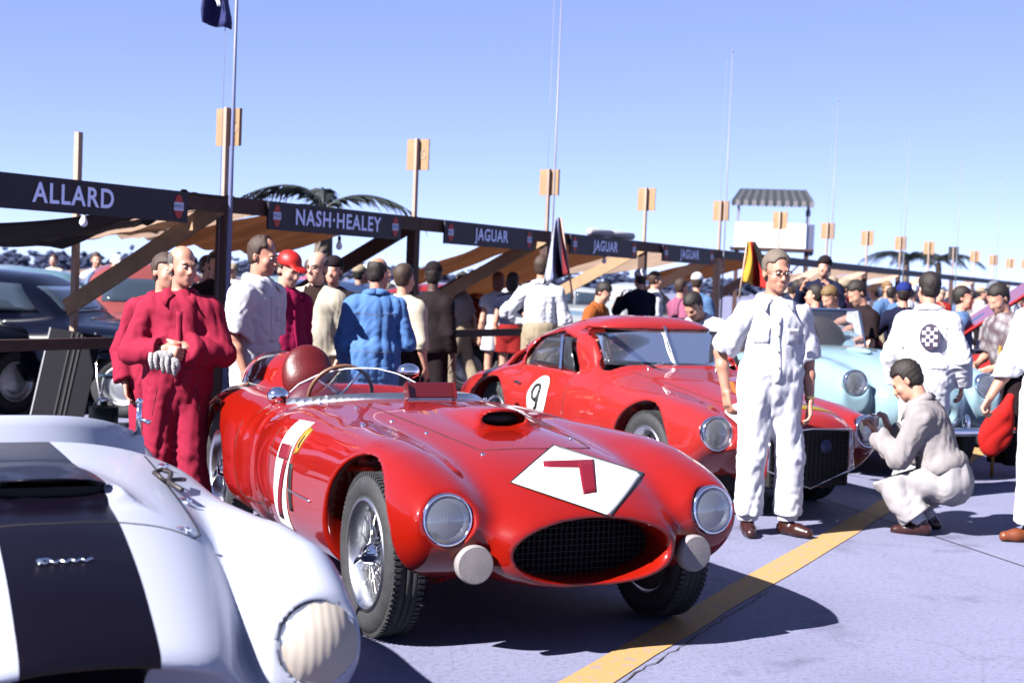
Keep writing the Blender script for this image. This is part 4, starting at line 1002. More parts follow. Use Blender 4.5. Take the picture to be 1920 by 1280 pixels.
# ------------------------------------------------------------------ red coupe behind it
def build_coupe():
    root = empty('race_coupe'); place(root, (1.55, 10.15, 0), math.radians(-64.3))
    tag(root, 'red fastback race coupe with a square dark grille, parked beyond the number 7 car', 'race car')
    RC = paint('coupe_red', (0.175, 0.011, 0.010), rough=0.32)
    f = Field((-3.6, 0, 0.14), (1.15, 0.95, 1.42), 0.0145, sym=True)
    f.op(loft_([(-3.5, 0, .2, .36, .46), (-3.38, 0, .45, .3, .56), (-3.1, 0, .62, .24, .66), (-2.6, 0, .70, .2, .76), (-2.0, 0, .74, .18, .80), (-1.4, 0, .75, .18, .83), (-1.0, 0, .73, .18, .87), (-.7, 0, .68, .19, .895), (-.2, 0, .60, .2, .855), (.2, 0, .56, .2, .80),
                (.5, 0, .52, .2, .765), (.75, 0, .47, .2, .735), (.88, 0, .43, .21, .70), (.94, 0, .39, .22, .66), (.97, 0, .33, .24, .60)], 3.0))
    f.op(loft_([(-1.6, .58, .10, .25, .66), (-1.0, .59, .16, .2, .745), (-.4, .60, .178, .2, .755), (.1, .60, .185, .2, .755), (.4, .60, .178, .22, .735), (.62, .60, .158, .28, .70), (.75, .60, .135, .38, .672), (.82, .60, .10, .46, .64)], 2.4), .12)
    f.op(loft_([(-1.6, .58, .10, .25, .66), (-2.0, .60, .16, .2, .725), (-2.4, .61, .175, .2, .74), (-2.8, .60, .16, .22, .70), (-3.15, .56, .1, .3, .60)], 2.4), .12)
    f.op(cyl_y(.10, .33, .385, .52, 1.2), .012, 's'); f.op(cyl_y(-2.35, .33, .37, .42, 1.2), .012, 's')
    f.op(socket_((.80, .61, .572), (1, .06, .10), .112, .03), .012, 's')
    roof = [(-3.05, 0, .38, .5, .66), (-2.75, 0, .50, .5, .82), (-2.4, 0, .58, .5, .985), (-2.0, 0, .625, .5, 1.13), (-1.6, 0, .65, .5, 1.225), (-1.3, 0, .66, .5, 1.27), (-1.1, 0, .66, .5, 1.27), (-.92, 0, .655, .5, 1.225), (-.76, 0, .645, .5, 1.02), (-.62, 0, .62, .5, .86)]
    f.op(loft_(roof, 2.9), .06)
    f0 = f.D.copy()
    inner = [(r[0] * 1.0, 0, r[2] - .045, .45, r[4] - .045) for r in roof]
    f.op(loft_(inner, 2.9), .01, 's'); f.op(box_((-1.55, 0, .66), (.85, .60, .30), .05), .01, 's')
    f.op(box_((-.80, 0, 1.045), (.42, .575, .128), .07), .01, 's')        # windscreen opening
    def sidewin(x, y, z):
        q = np.maximum(np.maximum((z - 1.125) + 0.16 * np.abs(x + 1.45), .835 - z), np.maximum(-2.02 - x + (z - .83) * .35, x + 1.0 + (z - .83) * .55))
        return np.maximum(q, .30 - y)
    f.op((sidewin, ((-2.1, .3, .8), (-.9, .95, 1.2))), .015, 's')
    f.op(box_((-2.55, 0, 1.0), (.40, .34, .13), .05, Matrix.Rotation(math.radians(-24), 3, 'Y')), .01, 's')
    fo = Field((0, 0, 0), (.1, .1, .1), .05); fo.D = np.concatenate([f0[:, ::-1, :], f0], axis=1); fo.h = f.h
    f.mirror(); fo.lo = f.lo.copy(); fo.ax = f.ax
    f.build('body', RC, root, proj=2, ns=1.5)
    MEM['coupe'] = (root, fo)
    TINT = mat('car_glass', (0.32, 0.35, 0.42), 0.03, trans=0.95)
    drape(fo, [(-.3, -.585, .92), (-.3, .585, .92), (-.3, .555, 1.18), (-.3, -.555, 1.18)], (-1, 0, 0), -.012, 'windscreen', TINT, root, 16, 8, back=.0, thick=.004)
    MB().bar((-.66, 0, .89), (-.885, 0, 1.20), .022, .014, (1, 0, .6)).build('screen_divider', ALU, root)
    for sg in (-1, 1):
        w = drape(fo, [(-1.98, sg * .93, .84), (-1.10, sg * .93, .84), (-1.25, sg * .93, 1.10), (-1.80, sg * .93, 1.10)], (0, -sg, 0), -.02, 'side_window', TINT, root, 10, 6, back=0, thick=.004)
        MB().bar((-1.30, sg * .67, .84), (-1.36, sg * .63, 1.10), .018, .018).build('quarter_light_bar', CHROME, w)
    mb = MB(); mb.box((-1.2, 0, .28), (1.9, .44, .10)); mb.build('underbody', BLACK, root)
    mb = MB()
    for sg in (-1, 1): mb.ellipsoid((-1.95, sg * .3, .72), (.1, .22, .26)); mb.ellipsoid((-1.7, sg * .3, .52), (.25, .22, .08))
    mb.build('seats', mat('dark_leather', (.03, .02, .02), .5), root)
    MB().box((-.95, 0, .80), (.12, .55, .06), None, .03).build('dashboard', BLACK, root)
    mb = MB(); c = Vector((-1.18, -.32, .93)); ax = Vector((-.9, 0, .43)).normalized(); yy = ax.cross(Vector((0, 1, 0)))
    mb.tube([c + (Vector((0, 1, 0)) * math.cos(a) + yy * math.sin(a)) * .19 for a in [2 * math.pi * k / 32 for k in range(33)]], .012, 6, False); mb.tube([c - Vector((0, .18, 0)), c + Vector((0, .18, 0))], .01, 6); mb.build('steering_wheel', mat('ivory', (.75, .72, .65), .35), root)
    for sg in (-1, 1): lamp(root, (.805, sg * .612, .572), (1, sg * .06, .10), .108, depth=.12)
    # square grille with chrome surround, shield and badge
    gz0, gz1, gx = .24, .60, .975
    MB().box((.945, 0, .42), (.035, .325, .185), Matrix.Rotation(math.radians(0), 3, 'Y'), .01).build('grille_mesh', BLACK, root)
    fr = MB(); P = [(.99, -.33, .585), (.985, 0, .615), (.99, .33, .61), (1.0, .345, .35), (.995, .0, .225), (1.0, -.345, .35), (.99, -.33, .585)]
    fr.tube(P, .0065, 6); fr.tube([(.992, -.10, .60), (.998, -.06, .25)], .0045, 6); gs = fr.build('grille_surround', CHROME, root)
    g = MB()
    for k in range(-8, 9): g.box((.983, k * .036, .43), (.003, .002, .16))
    for k in range(-4, 5): g.box((.984, 0, .43 + k * .036), (.003, .31, .002))
    g.build('grille', mat('grille_bars', (0.018, 0.013, 0.016), 0.5, 0.4), root)
    MB().lathe([(0, .008), (.036, .007), (.046, 0)], (.99, .12, .50), (1, 0, 0), 24).build('grille_badge', mat('badge_blue', (.02, .03, .08), .4), root)
    # yellow stripes across the nose and number discs
    YEL = mat('nose_yellow', (.16, .11, .008), .45)
    drape(fo, [(.70, .02, 1.2), (.70, .42, 1.2), (.80, .40, 1.2), (.80, .02, 1.2)], (0, 0, -1), .004, 'nose_band', YEL, root, 10, 4, back=0)
    drape(fo, [(.62, -.44, 1.2), (.62, -.02, 1.2), (.72, -.02, 1.2), (.72, -.42, 1.2)], (0, 0, -1), .004, 'nose_band', YEL, root, 10, 4, back=0)
    def disc(cx, cz, r, side):
        a = np.linspace(0, 2 * np.pi, 29)[:-1]; rr = [0, .35, .7, 1.0]
        P = np.array([(cx, side * .93, cz)] + [(cx + r * q * math.cos(t), side * .93, cz + r * q * math.sin(t)) for q in rr[1:] for t in a])
        H = fo.hit(P, (0, -side, 0), 1.0); H[:, 1] += side * .006
        fs = [(0, 1 + k, 1 + (k + 1) % 28) for k in range(28)]
        for j in range(2):
            for k in range(28): fs.append((1 + j * 28 + k, 1 + (j + 1) * 28 + k, 1 + (j + 1) * 28 + (k + 1) % 28, 1 + j * 28 + (k + 1) % 28))
        return H, fs
    H, fs = disc(-1.50, .60, .17, -1); nd = obj_from('door_number_disc', H, fs, WHITEP, root, True)
    pts = [(-1.53 + .055 * math.cos(t), .64 + .06 * math.sin(t)) for t in np.linspace(0, 2 * np.pi, 17)] + [(-1.475, .60), (-1.49, .53), (-1.53, .49)]
    Q = fo.hit(np.array([(x, -.93, z) for x, z in pts]), (0, 1, 0), 1.0); MB().tube([Vector(q) + Vector((0, -.012, 0)) for q in Q], .014, 6).build('digit_stroke', BLACK, nd)
    drape_disc(fo, (.80, -.30, 1.2), .17, (1, 0, 0), (0, 1, 0), (-.15, 0, -1), .007, 'nose_number_disc', WHITEP, root)
    for x in (.10, -2.35):
        for sg in (-1, 1): wheel(root, (x, sg * .655, .325), sg, R=.325, w=.165, rim_r=.21)
    zt = 1.4
    trace(fo, [(-.62, -.42, zt), (.4, -.36, zt), (.62, -.3, zt), (.64, 0, zt), (.62, .3, zt), (.4, .36, zt), (-.62, .42, zt)], (0, 0, -1), .004, 'bonnet_seam', SEAM, root, back=0)
    trace(fo, [(-1.05, -.94, .84), (-1.02, -.94, .5), (-1.08, -.94, .28), (-1.95, -.94, .28), (-2.05, -.94, .5), (-2.02, -.94, .84)], (0, 1, 0), .004, 'door_seam', SEAM, root, back=0)
    p = fo.hit([(-1.88, -.93, .69)], (0, 1, 0), 1)[0]; MB().box(Vector(p) + Vector((0, -.015, 0)), (.05, .01, .012), None, .006).build('door_handle', CHROME, root)
    for sg in (-.3, .3): p = Vector(fo.hit([(-.60, sg, 1.4)], (0, 0, -1), 1)[0]); MB().tube([p, p + Vector((-.06, .03, .02)), p + Vector((-.10, .20, .045))], .005, 5).build('wiper', ALU, root)
    return root
build_coupe()
# ------------------------------------------------------------------ pale blue roadster, red car with raised bonnet
def roadster(loc, yaw, label, m, raised=False, q=.022):
    root = empty('roadster'); place(root, loc, math.radians(yaw)); tag(root, label, 'roadster')
    f = Field((-3.6, 0, .2), (1.1, 1.0, 1.35), q, sym=True)
    f.op(loft_([(-3.5, 0, .4, .45, .62), (-3.2, 0, .65, .34, .82), (-2.6, 0, .78, .28, .92), (-1.8, 0, .8, .25, .95), (-1.2, 0, .78, .25, 1.02), (-.6, 0, .68, .25, 1.04), (0, 0, .58, .28, 1.02), (.4, 0, .50, .32, .97), (.65, 0, .42, .36, .88), (.78, 0, .34, .42, .78), (.84, 0, .22, .5, .68)], 2.6))
    f.op(loft_([(-1.7, .62, .14, .3, .82), (-1.0, .63, .18, .28, .92), (-.3, .63, .19, .28, .975), (.2, .62, .19, .3, .965), (.45, .61, .175, .36, .925), (.62, .60, .15, .44, .89), (.72, .60, .115, .55, .85)], 2.3), .10)
    f.op(loft_([(-1.7, .62, .14, .3, .82), (-2.3, .64, .19, .28, .95), (-2.8, .63, .18, .3, .92), (-3.3, .58, .12, .4, .75)], 2.3), .10)
    f.op(cyl_y(0, .36, .41, .42, 1.2), .015, 's'); f.op(cyl_y(-2.6, .36, .41, .44, 1.2), .015, 's')
    f.op(ell_((-1.75, 0, 1.12), (.55, .6, .55)), .04, 's'); f.op(ell_((.95, 0, .55), (.34, .26, .14)), .03, 's'); f.op(socket_((.70, .60, .80), (1, .05, .08), .108, .04), .015, 's')
    if raised: f.op(box_((-.1, 0, 1.0), (.55, .36, .25), .03), .01, 's')
    f.mirror(); f.build('body', m, root, proj=2, ns=1.5)
    MB().box((-1.3, 0, .36), (1.7, .45, .1)).build('underbody', BLACK, root)
    for sg in (-1, 1): lamp(root, (.70, sg * .60, .80), (1, sg * .05, .08), .098, depth=.12)
    MB().ellipsoid((.62, 0, .55), (.06, .27, .13)).build('grille_mesh', BLACK, root)
    MB().tube([(.80 + .0 * math.cos(a), .27 * math.cos(a), .55 + .15 * math.sin(a)) for a in np.linspace(0, 2 * np.pi, 33)], .012, 6, False).build('grille_ring', CHROME, root)
    MB().tube([(.75, -.82, .44), (.93, -.6, .44), (.98, 0, .44), (.93, .6, .44), (.75, .82, .44)], .035, 10).build('bumper', CHROME, root)
    for sg in (-1, 1):
        MB().ellipsoid((.92, sg * .28, .50), (.04, .03, .08)).build('over_rider', CHROME, root)
        for x in (0, -2.6): wheel(root, (x, sg * .70, .345), sg, .345, .165, .21, 'disc')
    # wind screen
    ws = MB(); P = [(-1.20 - .14 * abs(y / .6) ** 2.2, y, 1.01) for y in np.linspace(-.6, .6, 13)]
    V = [Vector(p) for p in P] + [Vector(p) + Vector((-.16, 0, .34)) for p in P]; fs = [(i, i + 1, 14 + i, 13 + i) for i in range(12)]
    g = obj_from('windscreen', V, fs, mat('car_glass', (0.32, 0.35, 0.42), 0.03, trans=0.95), root, True)
    MB().tube([V[0]] + V[13:] + [V[12]], .014, 6).build('screen_frame', mat('screen_blue', (.08, .11, .2), .3, .5), g)
    mb = MB(); mb.ellipsoid((-2.05, -.3, .85), (.12, .24, .3)); mb.ellipsoid((-1.8, -.3, .62), (.25, .24, .1)); mb.build('seat', mat('dark_leather', (.03, .02, .02), .5), root)
    mb = MB(); mb.ellipsoid((-2.05, .3, .85), (.12, .24, .3)); mb.ellipsoid((-1.8, .3, .62), (.25, .24, .1)); mb.build('seat', mat('dark_leather', (.03, .02, .02), .5), root)
    if raised:
        R = Matrix.Rotation(math.radians(180 + 36), 3, 'Y') ; hb = MB(); hb.box((0, 0, 0), (.62, .46, .014), None, .012)
        c = Vector((.52, 0, 1.0)); o = obj_from('raised_bonnet', [c + R @ (v + Vector((.62, 0, -.02))) for v in hb.v], hb.f, m, root)
        li = MB(); li.box((0, 0, 0), (.58, .42, .004)); obj_from('bonnet_lining', [c + R @ (v + Vector((.62, 0, .004))) for v in li.v], li.f, BLACK, o)
        MB().box((-.1, 0, .72), (.45, .25, .16), None, .05).build('engine', mat('engine', (.06, .06, .07), .5, .6), root)
    else:
        MB().ellipsoid((-.05, -.18, 1.02), (.22, .05, .035)).build('bonnet_vent', m, root)
    return root
PB = paint('pale_blue', (.135, .205, .24), rough=.3)
roadster((3.16, 12.2, 0), -75, 'pale blue roadster parked beyond the red coupe', PB)
# its bonnet stands open: seen beyond the man with the chequered patch
roadster((4.95, 14.7, 0), 172, 'red roadster with its bonnet raised, at the right edge', paint('coupe_red', (0.175, 0.011, 0.010)), True, .028)

# ------------------------------------------------------------------ road cars parked behind the stalls
def sedan_mesh(kind):
    f = Field((-2.5, 0, .22), (2.5, 1.0, 1.68), .03, sym=True)
    f.op(loft_([(-2.4, 0, .5, .5, .72), (-2.2, 0, .78, .42, .92), (-1.4, 0, .84, .34, 1.0), (0, 0, .85, .32, 1.0), (.9, 0, .80, .32, 1.02), (1.6, 0, .66, .34, 1.0), (2.05, 0, .52, .4, .92), (2.28, 0, .36, .5, .78)], 3.0))
    f.op(loft_([(.2, .68, .14, .34, .86), (1.0, .7, .2, .34, .93), (1.6, .7, .2, .36, .91), (2.0, .68, .17, .42, .86), (2.2, .66, .12, .54, .78)], 2.4), .1)
    f.op(loft_([(-.6, .68, .14, .34, .86), (-1.3, .7, .2, .34, .92), (-1.9, .7, .18, .36, .86), (-2.3, .62, .12, .5, .72)], 2.4), .1)
    roof = [(-1.75, 0, .5, .8, 1.0), (-1.4, 0, .62, .8, 1.28), (-1.0, 0, .68, .8, 1.46), (-.4, 0, .70, .8, 1.54), (.2, 0, .69, .8, 1.50), (.5, 0, .67, .8, 1.36), (.8, 0, .64, .8, 1.06), (.9, 0, .6, .8, .95)] if kind == 'sedan' else \
           [(-.25, 0, .68, .7, 1.3), (-.2, 0, .70, .7, 1.5), (.1, 0, .72, .7, 1.56), (.45, 0, .71, .7, 1.53), (.65, 0, .69, .7, 1.36), (.9, 0, .66, .7, 1.05), (1.0, 0, .6, .7, .95)]
    f.op(loft_(roof, 3.0), .07 if kind == 'sedan' else .03)
    if kind == 'pickup': f.op(box_((-1.35, 0, 1.0), (.98, .66, .34), .03), .01, 's')
    f.op(cyl_y(1.45, .36, .40, .5, 1.2), .02, 's'); f.op(cyl_y(-1.45, .36, .40, .5, 1.2), .02, 's'); f.mirror(); return f
def make_car(kind, name):
    f = sedan_mesh(kind); root = empty(name); body = f.build('body', paint('car_navy', (.012, .016, .045)), root, ns=1.6)
    GD = mat('dark_glass', (.02, .028, .04), .05, coat=1.0)
    if kind == 'sedan':
        wins = [[(-1.25, 1.10), (-.42, 1.08), (-.42, 1.40), (-.95, 1.36)], [(-.36, 1.08), (.52, 1.08), (.28, 1.38), (-.36, 1.41)]]
    else: wins = [[(-.15, 1.06), (.62, 1.06), (.38, 1.42), (-.12, 1.44)]]
    for sg in (-1, 1):
        for w in wins: drape(f, [(x, sg * .98, z) for x, z in w], (0, -sg, 0), .008, 'side_window', GD, root, 6, 5, back=0)
        lamp(root, (2.12, sg * .64, .76), (1, 0, .05), .09, depth=.1)
        for x in (1.45, -1.45): wheel(root, (x, sg * .72, .345), sg, .345, .17, .20, 'disc')
    drape(f, [(1.4, -.56, 1.09), (1.4, .56, 1.09), (1.4, .52, 1.36), (1.4, -.52, 1.36)], (-1, 0, 0), .008, 'windscreen', GD, root, 8, 5, back=0)
    drape(f, [(-2.0, -.45, 1.10), (-2.0, .45, 1.10), (-2.0, .42, 1.34), (-2.0, -.42, 1.34)], (1, 0, 0), .008, 'rear_window', GD, root, 8, 5, back=0)
    MB().tube([(2.1, -.84, .5), (2.36, -.5, .5), (2.40, 0, .5), (2.36, .5, .5), (2.1, .84, .5)], .05, 8).build('front_bumper', CHROME, root)
    MB().tube([(-2.3, -.8, .5), (-2.5, -.4, .5), (-2.5, .4, .5), (-2.3, .8, .5)], .05, 8).build('rear_bumper', CHROME, root)
    for sg in (-1, 1): trace(f, [(-2.0, sg * .98, .78), (1.9, sg * .98, .80)], (0, -sg, 0), .012, 'side_trim', CHROME, root, sink=-.2, back=0, step=.12)
    return root
proto = {'sedan': make_car('sedan', 'parked_car'), 'pickup': make_car('pickup', 'pickup_truck')}
used = set()
def park(kind, X, Y, yaw, col, label, cname, cat='car'):
    r = proto[kind] if kind not in used else copy_tree(proto[kind]); used.add(kind)
    place(r, (X, Y, 0), math.radians(yaw)); r.scale = (1, 1, .93 if kind == 'sedan' else 1); tag(r, label, cat, 'road cars parked behind the pit stalls')
    for ch in r.children:
        if ch.name.startswith('body'):
            ch.material_slots[0].link = 'OBJECT'; ch.material_slots[0].material = paint('car_' + cname, tuple(q * .32 for q in col), coat=.5)
    return r
def pxX(px, Y): return (px - 960) / F_PX * Y
NV = (.005, .007, .022)
park('sedan', -5.2, 15.0, -6, NV, 'dark navy saloon parked behind the leaning panel', 'navy2')
park('sedan', -6.3, 13.2, 60, (.004, .004, .010), 'near-black saloon at the left edge under the tarpaulin', 'ink')
park('pickup', pxX(268, 17.5), 17.5, -70, (.40, .10, .10), 'pale red pickup truck behind the men in crimson', 'palered', 'truck')
park('sedan', pxX(90, 21), 21, 10, (.20, .36, .44), 'pale teal saloon beyond the dark saloon at left', 'teal')
park('sedan', pxX(650, 19), 19, 20, (.06, .10, .25), 'blue saloon behind the man in pale blue', 'blue')
park('sedan', pxX(870, 20.5), 20.5, -30, (.42, .03, .03), 'red saloon behind the whitewall tyre', 'red')
park('sedan', pxX(835, 27), 27, 5, (.55, .58, .62), 'white saloon farther off behind the dark-capped man', 'white')
park('sedan', pxX(955, 30), 30, 0, (.25, .38, .5), 'light blue saloon beyond the two women', 'lblue')
park('pickup', pxX(1165, 25), 25, 15, (.62, .62, .64), 'white pickup truck beyond the middle JAGUAR sign', 'white', 'truck')
park('sedan', pxX(1100, 36), 36, 0, (.55, .56, .6), 'white saloon far behind the white pickup truck', 'white')
park('sedan', pxX(420, 26), 26, 0, (.45, .35, .2), 'tan saloon far behind the first numbered post', 'tan')
park('sedan', pxX(760, 33), 33, 8, (.05, .07, .13), 'dark blue saloon far off beside the second post', 'navy2')
park('sedan', pxX(560, 30), 30, 0, (.3, .42, .44), 'pale green saloon far behind the man in the red cap', 'pgreen')
park('sedan', pxX(210, 34), 34, 0, (.4, .25, .16), 'brown saloon far off behind the pale red pickup', 'brownc')
park('sedan', pxX(30, 38), 38, 5, (.3, .4, .5), 'grey blue saloon farthest off at the left edge', 'gblue')
# ------------------------------------------------------------------ people
def rotm(yaw=0, pitch=0, roll=0):
    """yaw: + turns the face towards the person's left; pitch: + looks down; roll: + tilts to the person's left"""
    return np.array(Matrix.Rotation(math.radians(yaw), 3, 'Z') @ Matrix.Rotation(math.radians(pitch), 3, 'X') @ Matrix.Rotation(math.radians(roll), 3, 'Y'))
def clip_(c, d, R):
    c = np.asarray(c, np.float32); d = np.asarray(d, np.float32); d = d / np.linalg.norm(d)
    def fn(x, y, z):
        px, py, pz = x - c[0], y - c[1], z - c[2]
        return np.maximum(-(px * d[0] + py * d[1] + pz * d[2]), np.sqrt(px**2 + py**2 + pz**2) - R)
    return fn, (c - R, c + R)
class Person:
    def __init__(s, H=1.76, lean=0, side=0, tyaw=0, head=(0, 0, 0), LA=None, RA=None, LL=None, RL=None, pelvis=None, belly=0.0, q=.010, broad=1.0):
        k = s.k = H / 1.83; s.q = q; s.belly = belly; A = lambda *v: np.array(v, float)
        s.P = A(0, 0, .96) * k if pelvis is None else A(*pelvis) * k
        Rt = np.array(Matrix.Rotation(math.radians(tyaw), 3, 'Z') @ Matrix.Rotation(math.radians(lean), 3, 'X') @ Matrix.Rotation(math.radians(side), 3, 'Y')); s.Rt = Rt
        s.up = Rt @ A(0, 0, 1); s.lat = Rt @ A(1, 0, 0); s.bk = Rt @ A(0, 1, 0); s.broad = broad
        s.N = s.P + s.up * .535 * k
        s.sh = {1: s.P + (s.up * .440 + s.lat * .174 * broad) * k, -1: s.P + (s.up * .440 - s.lat * .174 * broad) * k}
        s.Rh = Rt @ rotm(*head) if len(head) == 3 else rotm(*head[:3])
        nd = (s.up * .8 + s.Rh @ A(0, 0, 1) * .2); s.head = s.N + (nd * .168 + s.Rh @ A(0, -.022, .02)) * k
        dfa = ((.055, .02, -.285), (.01, -.07, -.245))
        s.el, s.wr, s.hd = {}, {}, {}
        for sg, a in ((1, LA), (-1, RA)):
            a = a or dfa; e = A(*a[0]) * A(sg, 1, 1) * k; w = A(*a[1]) * A(sg, 1, 1) * k
            e = Rt @ e if len(a) < 4 else e; w = Rt @ w if len(a) < 4 else w
            e = e / np.linalg.norm(e) * .292 * k; w = w / np.linalg.norm(w) * .255 * k
            s.el[sg] = s.sh[sg] + e; s.wr[sg] = s.el[sg] + w
            s.hd[sg] = (np.array(a[2], float) * A(sg, 1, 1)) if len(a) > 2 and a[2] is not None else w / np.linalg.norm(w)
        dfl = ((.015, -.02, -.43), (.01, .03, -.41), (.12, -1, 0))
        s.hip, s.kn, s.an, s.ft = {}, {}, {}, {}
        for sg, l in ((1, LL), (-1, RL)):
            l = l or dfl; s.hip[sg] = s.P + (s.lat * .088 * sg - s.up * .03) * k
            kk = A(*l[0]) * A(sg, 1, 1); a = A(*l[1]) * A(sg, 1, 1); kk = kk / np.linalg.norm(kk) * .43 * k; a = a / np.linalg.norm(a) * .41 * k
            s.kn[sg] = s.hip[sg] + kk; s.an[sg] = s.kn[sg] + a; f = A(*l[2]) * A(sg, 1, 1); s.ft[sg] = f / np.linalg.norm(f)
        s.parts = []
    # --- primitives ---------------------------------------------------------
    def torso(s, e=0.0, hips=True):
        k = s.k; U, L, B, P = s.up, s.lat, s.bk, s.P; R = s.Rt; b = s.broad
        o = [(ell_(P + (U * .36 - B * .0) * k, np.array((.158 * b, .108, .20)) * k + e, R), 0), (cap_(s.sh[1] - L * .03 * k, s.sh[-1] + L * .03 * k, .054 * k + e * .8), .09 * k), (cap_(s.N - U * .035 * k, s.sh[1] - L * .02 * k, .046 * k + e * .6, .050 * k + e * .7), .04 * k), (cap_(s.N - U * .035 * k, s.sh[-1] + L * .02 * k, .046 * k + e * .6, .050 * k + e * .7), .04 * k),
             (ell_(P + (U * .15 - B * (.012 + s.belly * .5)) * k, np.array((.146, .106 + s.belly, .17)) * k + e, R), .08 * k)]
        if hips: o.append((ell_(P + (U * .0 + B * .012) * k, np.array((.162, .118, .135)) * k + e, R), .08 * k))
        o.append((cap_(s.N - U * .05 * k, s.N + U * .01 * k, .075 * k + e * .5, .058 * k + e * .3), .05 * k))
        return o
    def hpt(s, *v): return s.head + s.Rh @ (np.array(v, float) * s.k)
    def headprims(s, detail=True):
        k = s.k; R = s.Rh; h = s.hpt; r = lambda *v: np.array(v) * k
        o = [('u', ell_(h(0, .018, .048), r(.076, .097, .090), R), 0), ('u', ell_(h(0, -.032, -.03), r(.062, .066, .088), R), .03 * k), ('u', ell_(h(0, -.045, -.082), r(.047, .046, .036), R), .03 * k),
             ('u', cap_(s.N - s.up * .02 * k, h(0, .022, -.07), .060 * k, .052 * k), .02 * k)]
        if detail:
            o += [('u', ell_(h(0, -.080, -.104), r(.022, .018, .018), R), .02 * k), ('u', cap_(h(-.034, -.084, .024), h(.034, -.084, .024), .011 * k), .018 * k),
                  ('u', ell_(h(.040, -.062, -.030), r(.024, .024, .026), R), .02 * k), ('u', ell_(h(-.040, -.062, -.030), r(.024, .024, .026), R), .02 * k)]
            for sg in (-1, 1): o.append(('s', ell_(h(sg * .030, -.106, .004), r(.017, .018, .012), R), .012 * k))
            o += [('u', cap_(h(0, -.092, .012), h(0, -.116, -.034), .008 * k, .0135 * k), .012 * k), ('u', ell_(h(.012, -.103, -.038), r(.009, .010, .008), R), .008 * k), ('u', ell_(h(-.012, -.103, -.038), r(.009, .010, .008), R), .008 * k),
                  ('u', cap_(h(-.020, -.094, -.066), h(.020, -.094, -.066), .0075 * k), .010 * k), ('u', cap_(h(-.015, -.093, -.078), h(.015, -.093, -.078), .0075 * k), .008 * k),
                  ('s', cap_(h(-.022, -.105, -.0715), h(.022, -.105, -.0715), .0035 * k), .004 * k)]
        for sg in (-1, 1):
            o.append(('u', ell_(h(sg * .078, .014, -.008), r(.010, .019, .032), R @ rotm(-18 * sg)), .010 * k))
            if detail: o.append(('s', ell_(h(sg * .088, .008, -.004), r(.008, .010, .016), R), .006 * k))
        return o
    def handprims(s, sg, mode='relax', pn=None):
        """palm and five fingers; pn = palm normal"""
        k = s.k; w = s.wr[sg]; d = s.hd[sg] / np.linalg.norm(s.hd[sg]); pn = np.array(pn if pn is not None else (-sg, 0.0, 0), float)
        pn = pn - d * pn.dot(d); pn /= np.linalg.norm(pn); sd = np.cross(d, pn) * sg        # towards the thumb side
        if sd[1] > 0 and pn is None: sd = -sd
        R = np.stack([sd, pn, d], 1); o = [box_(w + d * .050 * k, np.array((.040, .014, .048)) * k, .013 * k, R)]
        curl = {'relax': (25, 35, 25), 'grip': (55, 75, 55), 'flat': (6, 8, 6)}[mode]
        L = [(.042, .026, .020), (.046, .030, .022), (.042, .028, .020), (.033, .021, .018)]
        for i in range(4):
            p = w + (d * .093 + sd * (.030 - .0205 * i)) * k; a = 0; fd = d
            for j in range(3):
                a += math.radians(curl[j]); fd = d * math.cos(a) + pn * math.sin(a) + sd * (.10 - .07 * i) * .5; q = p + fd / np.linalg.norm(fd) * L[i][j] * k; o.append(cap_(p, q, (.0095 - .0008 * j) * k, (.0088 - .0008 * j) * k)); p = q
        p = w + (d * .025 + sd * .034 + pn * .004) * k
        for j, (ln, aa) in enumerate(((.042, .75), (.032, .45), (.024, .25))):
            fd = d * math.cos(aa) + sd * math.sin(aa) + pn * (.25 + .25 * (mode == 'grip') * j); q = p + fd / np.linalg.norm(fd) * ln * k; o.append(cap_(p, q, (.0125 - .0015 * j) * k, (.0112 - .0015 * j) * k)); p = q
        return o
    def bounds(s, pts, pad): pts = np.array(pts); return pts.min(0) - pad, pts.max(0) + pad
    def body(s, name='person', sk=None, hands=True, hmode=('relax', 'relax'), palm=(None, None), legs=False, detail=True, q=None, arms=True):
        k = s.k; pts = [s.P - s.up * .15 * k, s.N, s.head + s.Rh @ np.array((0, 0, .15)), s.sh[1], s.sh[-1]]
        if arms: pts += [s.el[1], s.el[-1], s.wr[1] + s.hd[1] * .2, s.wr[-1] + s.hd[-1] * .2]
        if legs: pts += [s.kn[1], s.kn[-1], s.an[1], s.an[-1]]
        lo, hi = s.bounds(pts, .17); f = Field(lo, hi, q or s.q)
        for p, kk in s.torso(-.012): f.op(p, kk)
        for m, p, kk in s.headprims(detail): f.op(p, kk, m)
        if arms:
            for i, sg in enumerate((1, -1)):
                f.op(cap_(s.sh[sg], s.el[sg], .050 * k, .041 * k), .04 * k); f.op(cap_(s.el[sg], s.el[sg] * .65 + s.wr[sg] * .35, .040 * k, .041 * k), .02 * k); f.op(cap_(s.el[sg] * .65 + s.wr[sg] * .35, s.wr[sg], .041 * k, .027 * k), .02 * k)
                if hands:
                    hf = s.handprims(sg, hmode[i], palm[i])
                    for j, p in enumerate(hf): f.op(p, (.022 if j == 0 else .005) * k)
        if legs:
            for sg in (1, -1): f.op(cap_(s.hip[sg], s.kn[sg], .080 * k, .054 * k), .04 * k); f.op(cap_(s.kn[sg], s.kn[sg] * .6 + s.an[sg] * .4, .053 * k, .055 * k), .02 * k); f.op(cap_(s.kn[sg] * .6 + s.an[sg] * .4, s.an[sg], .055 * k, .036 * k), .02 * k)
        s.root = f.build(name, sk or skin(), None, proj=1)
        return s.root
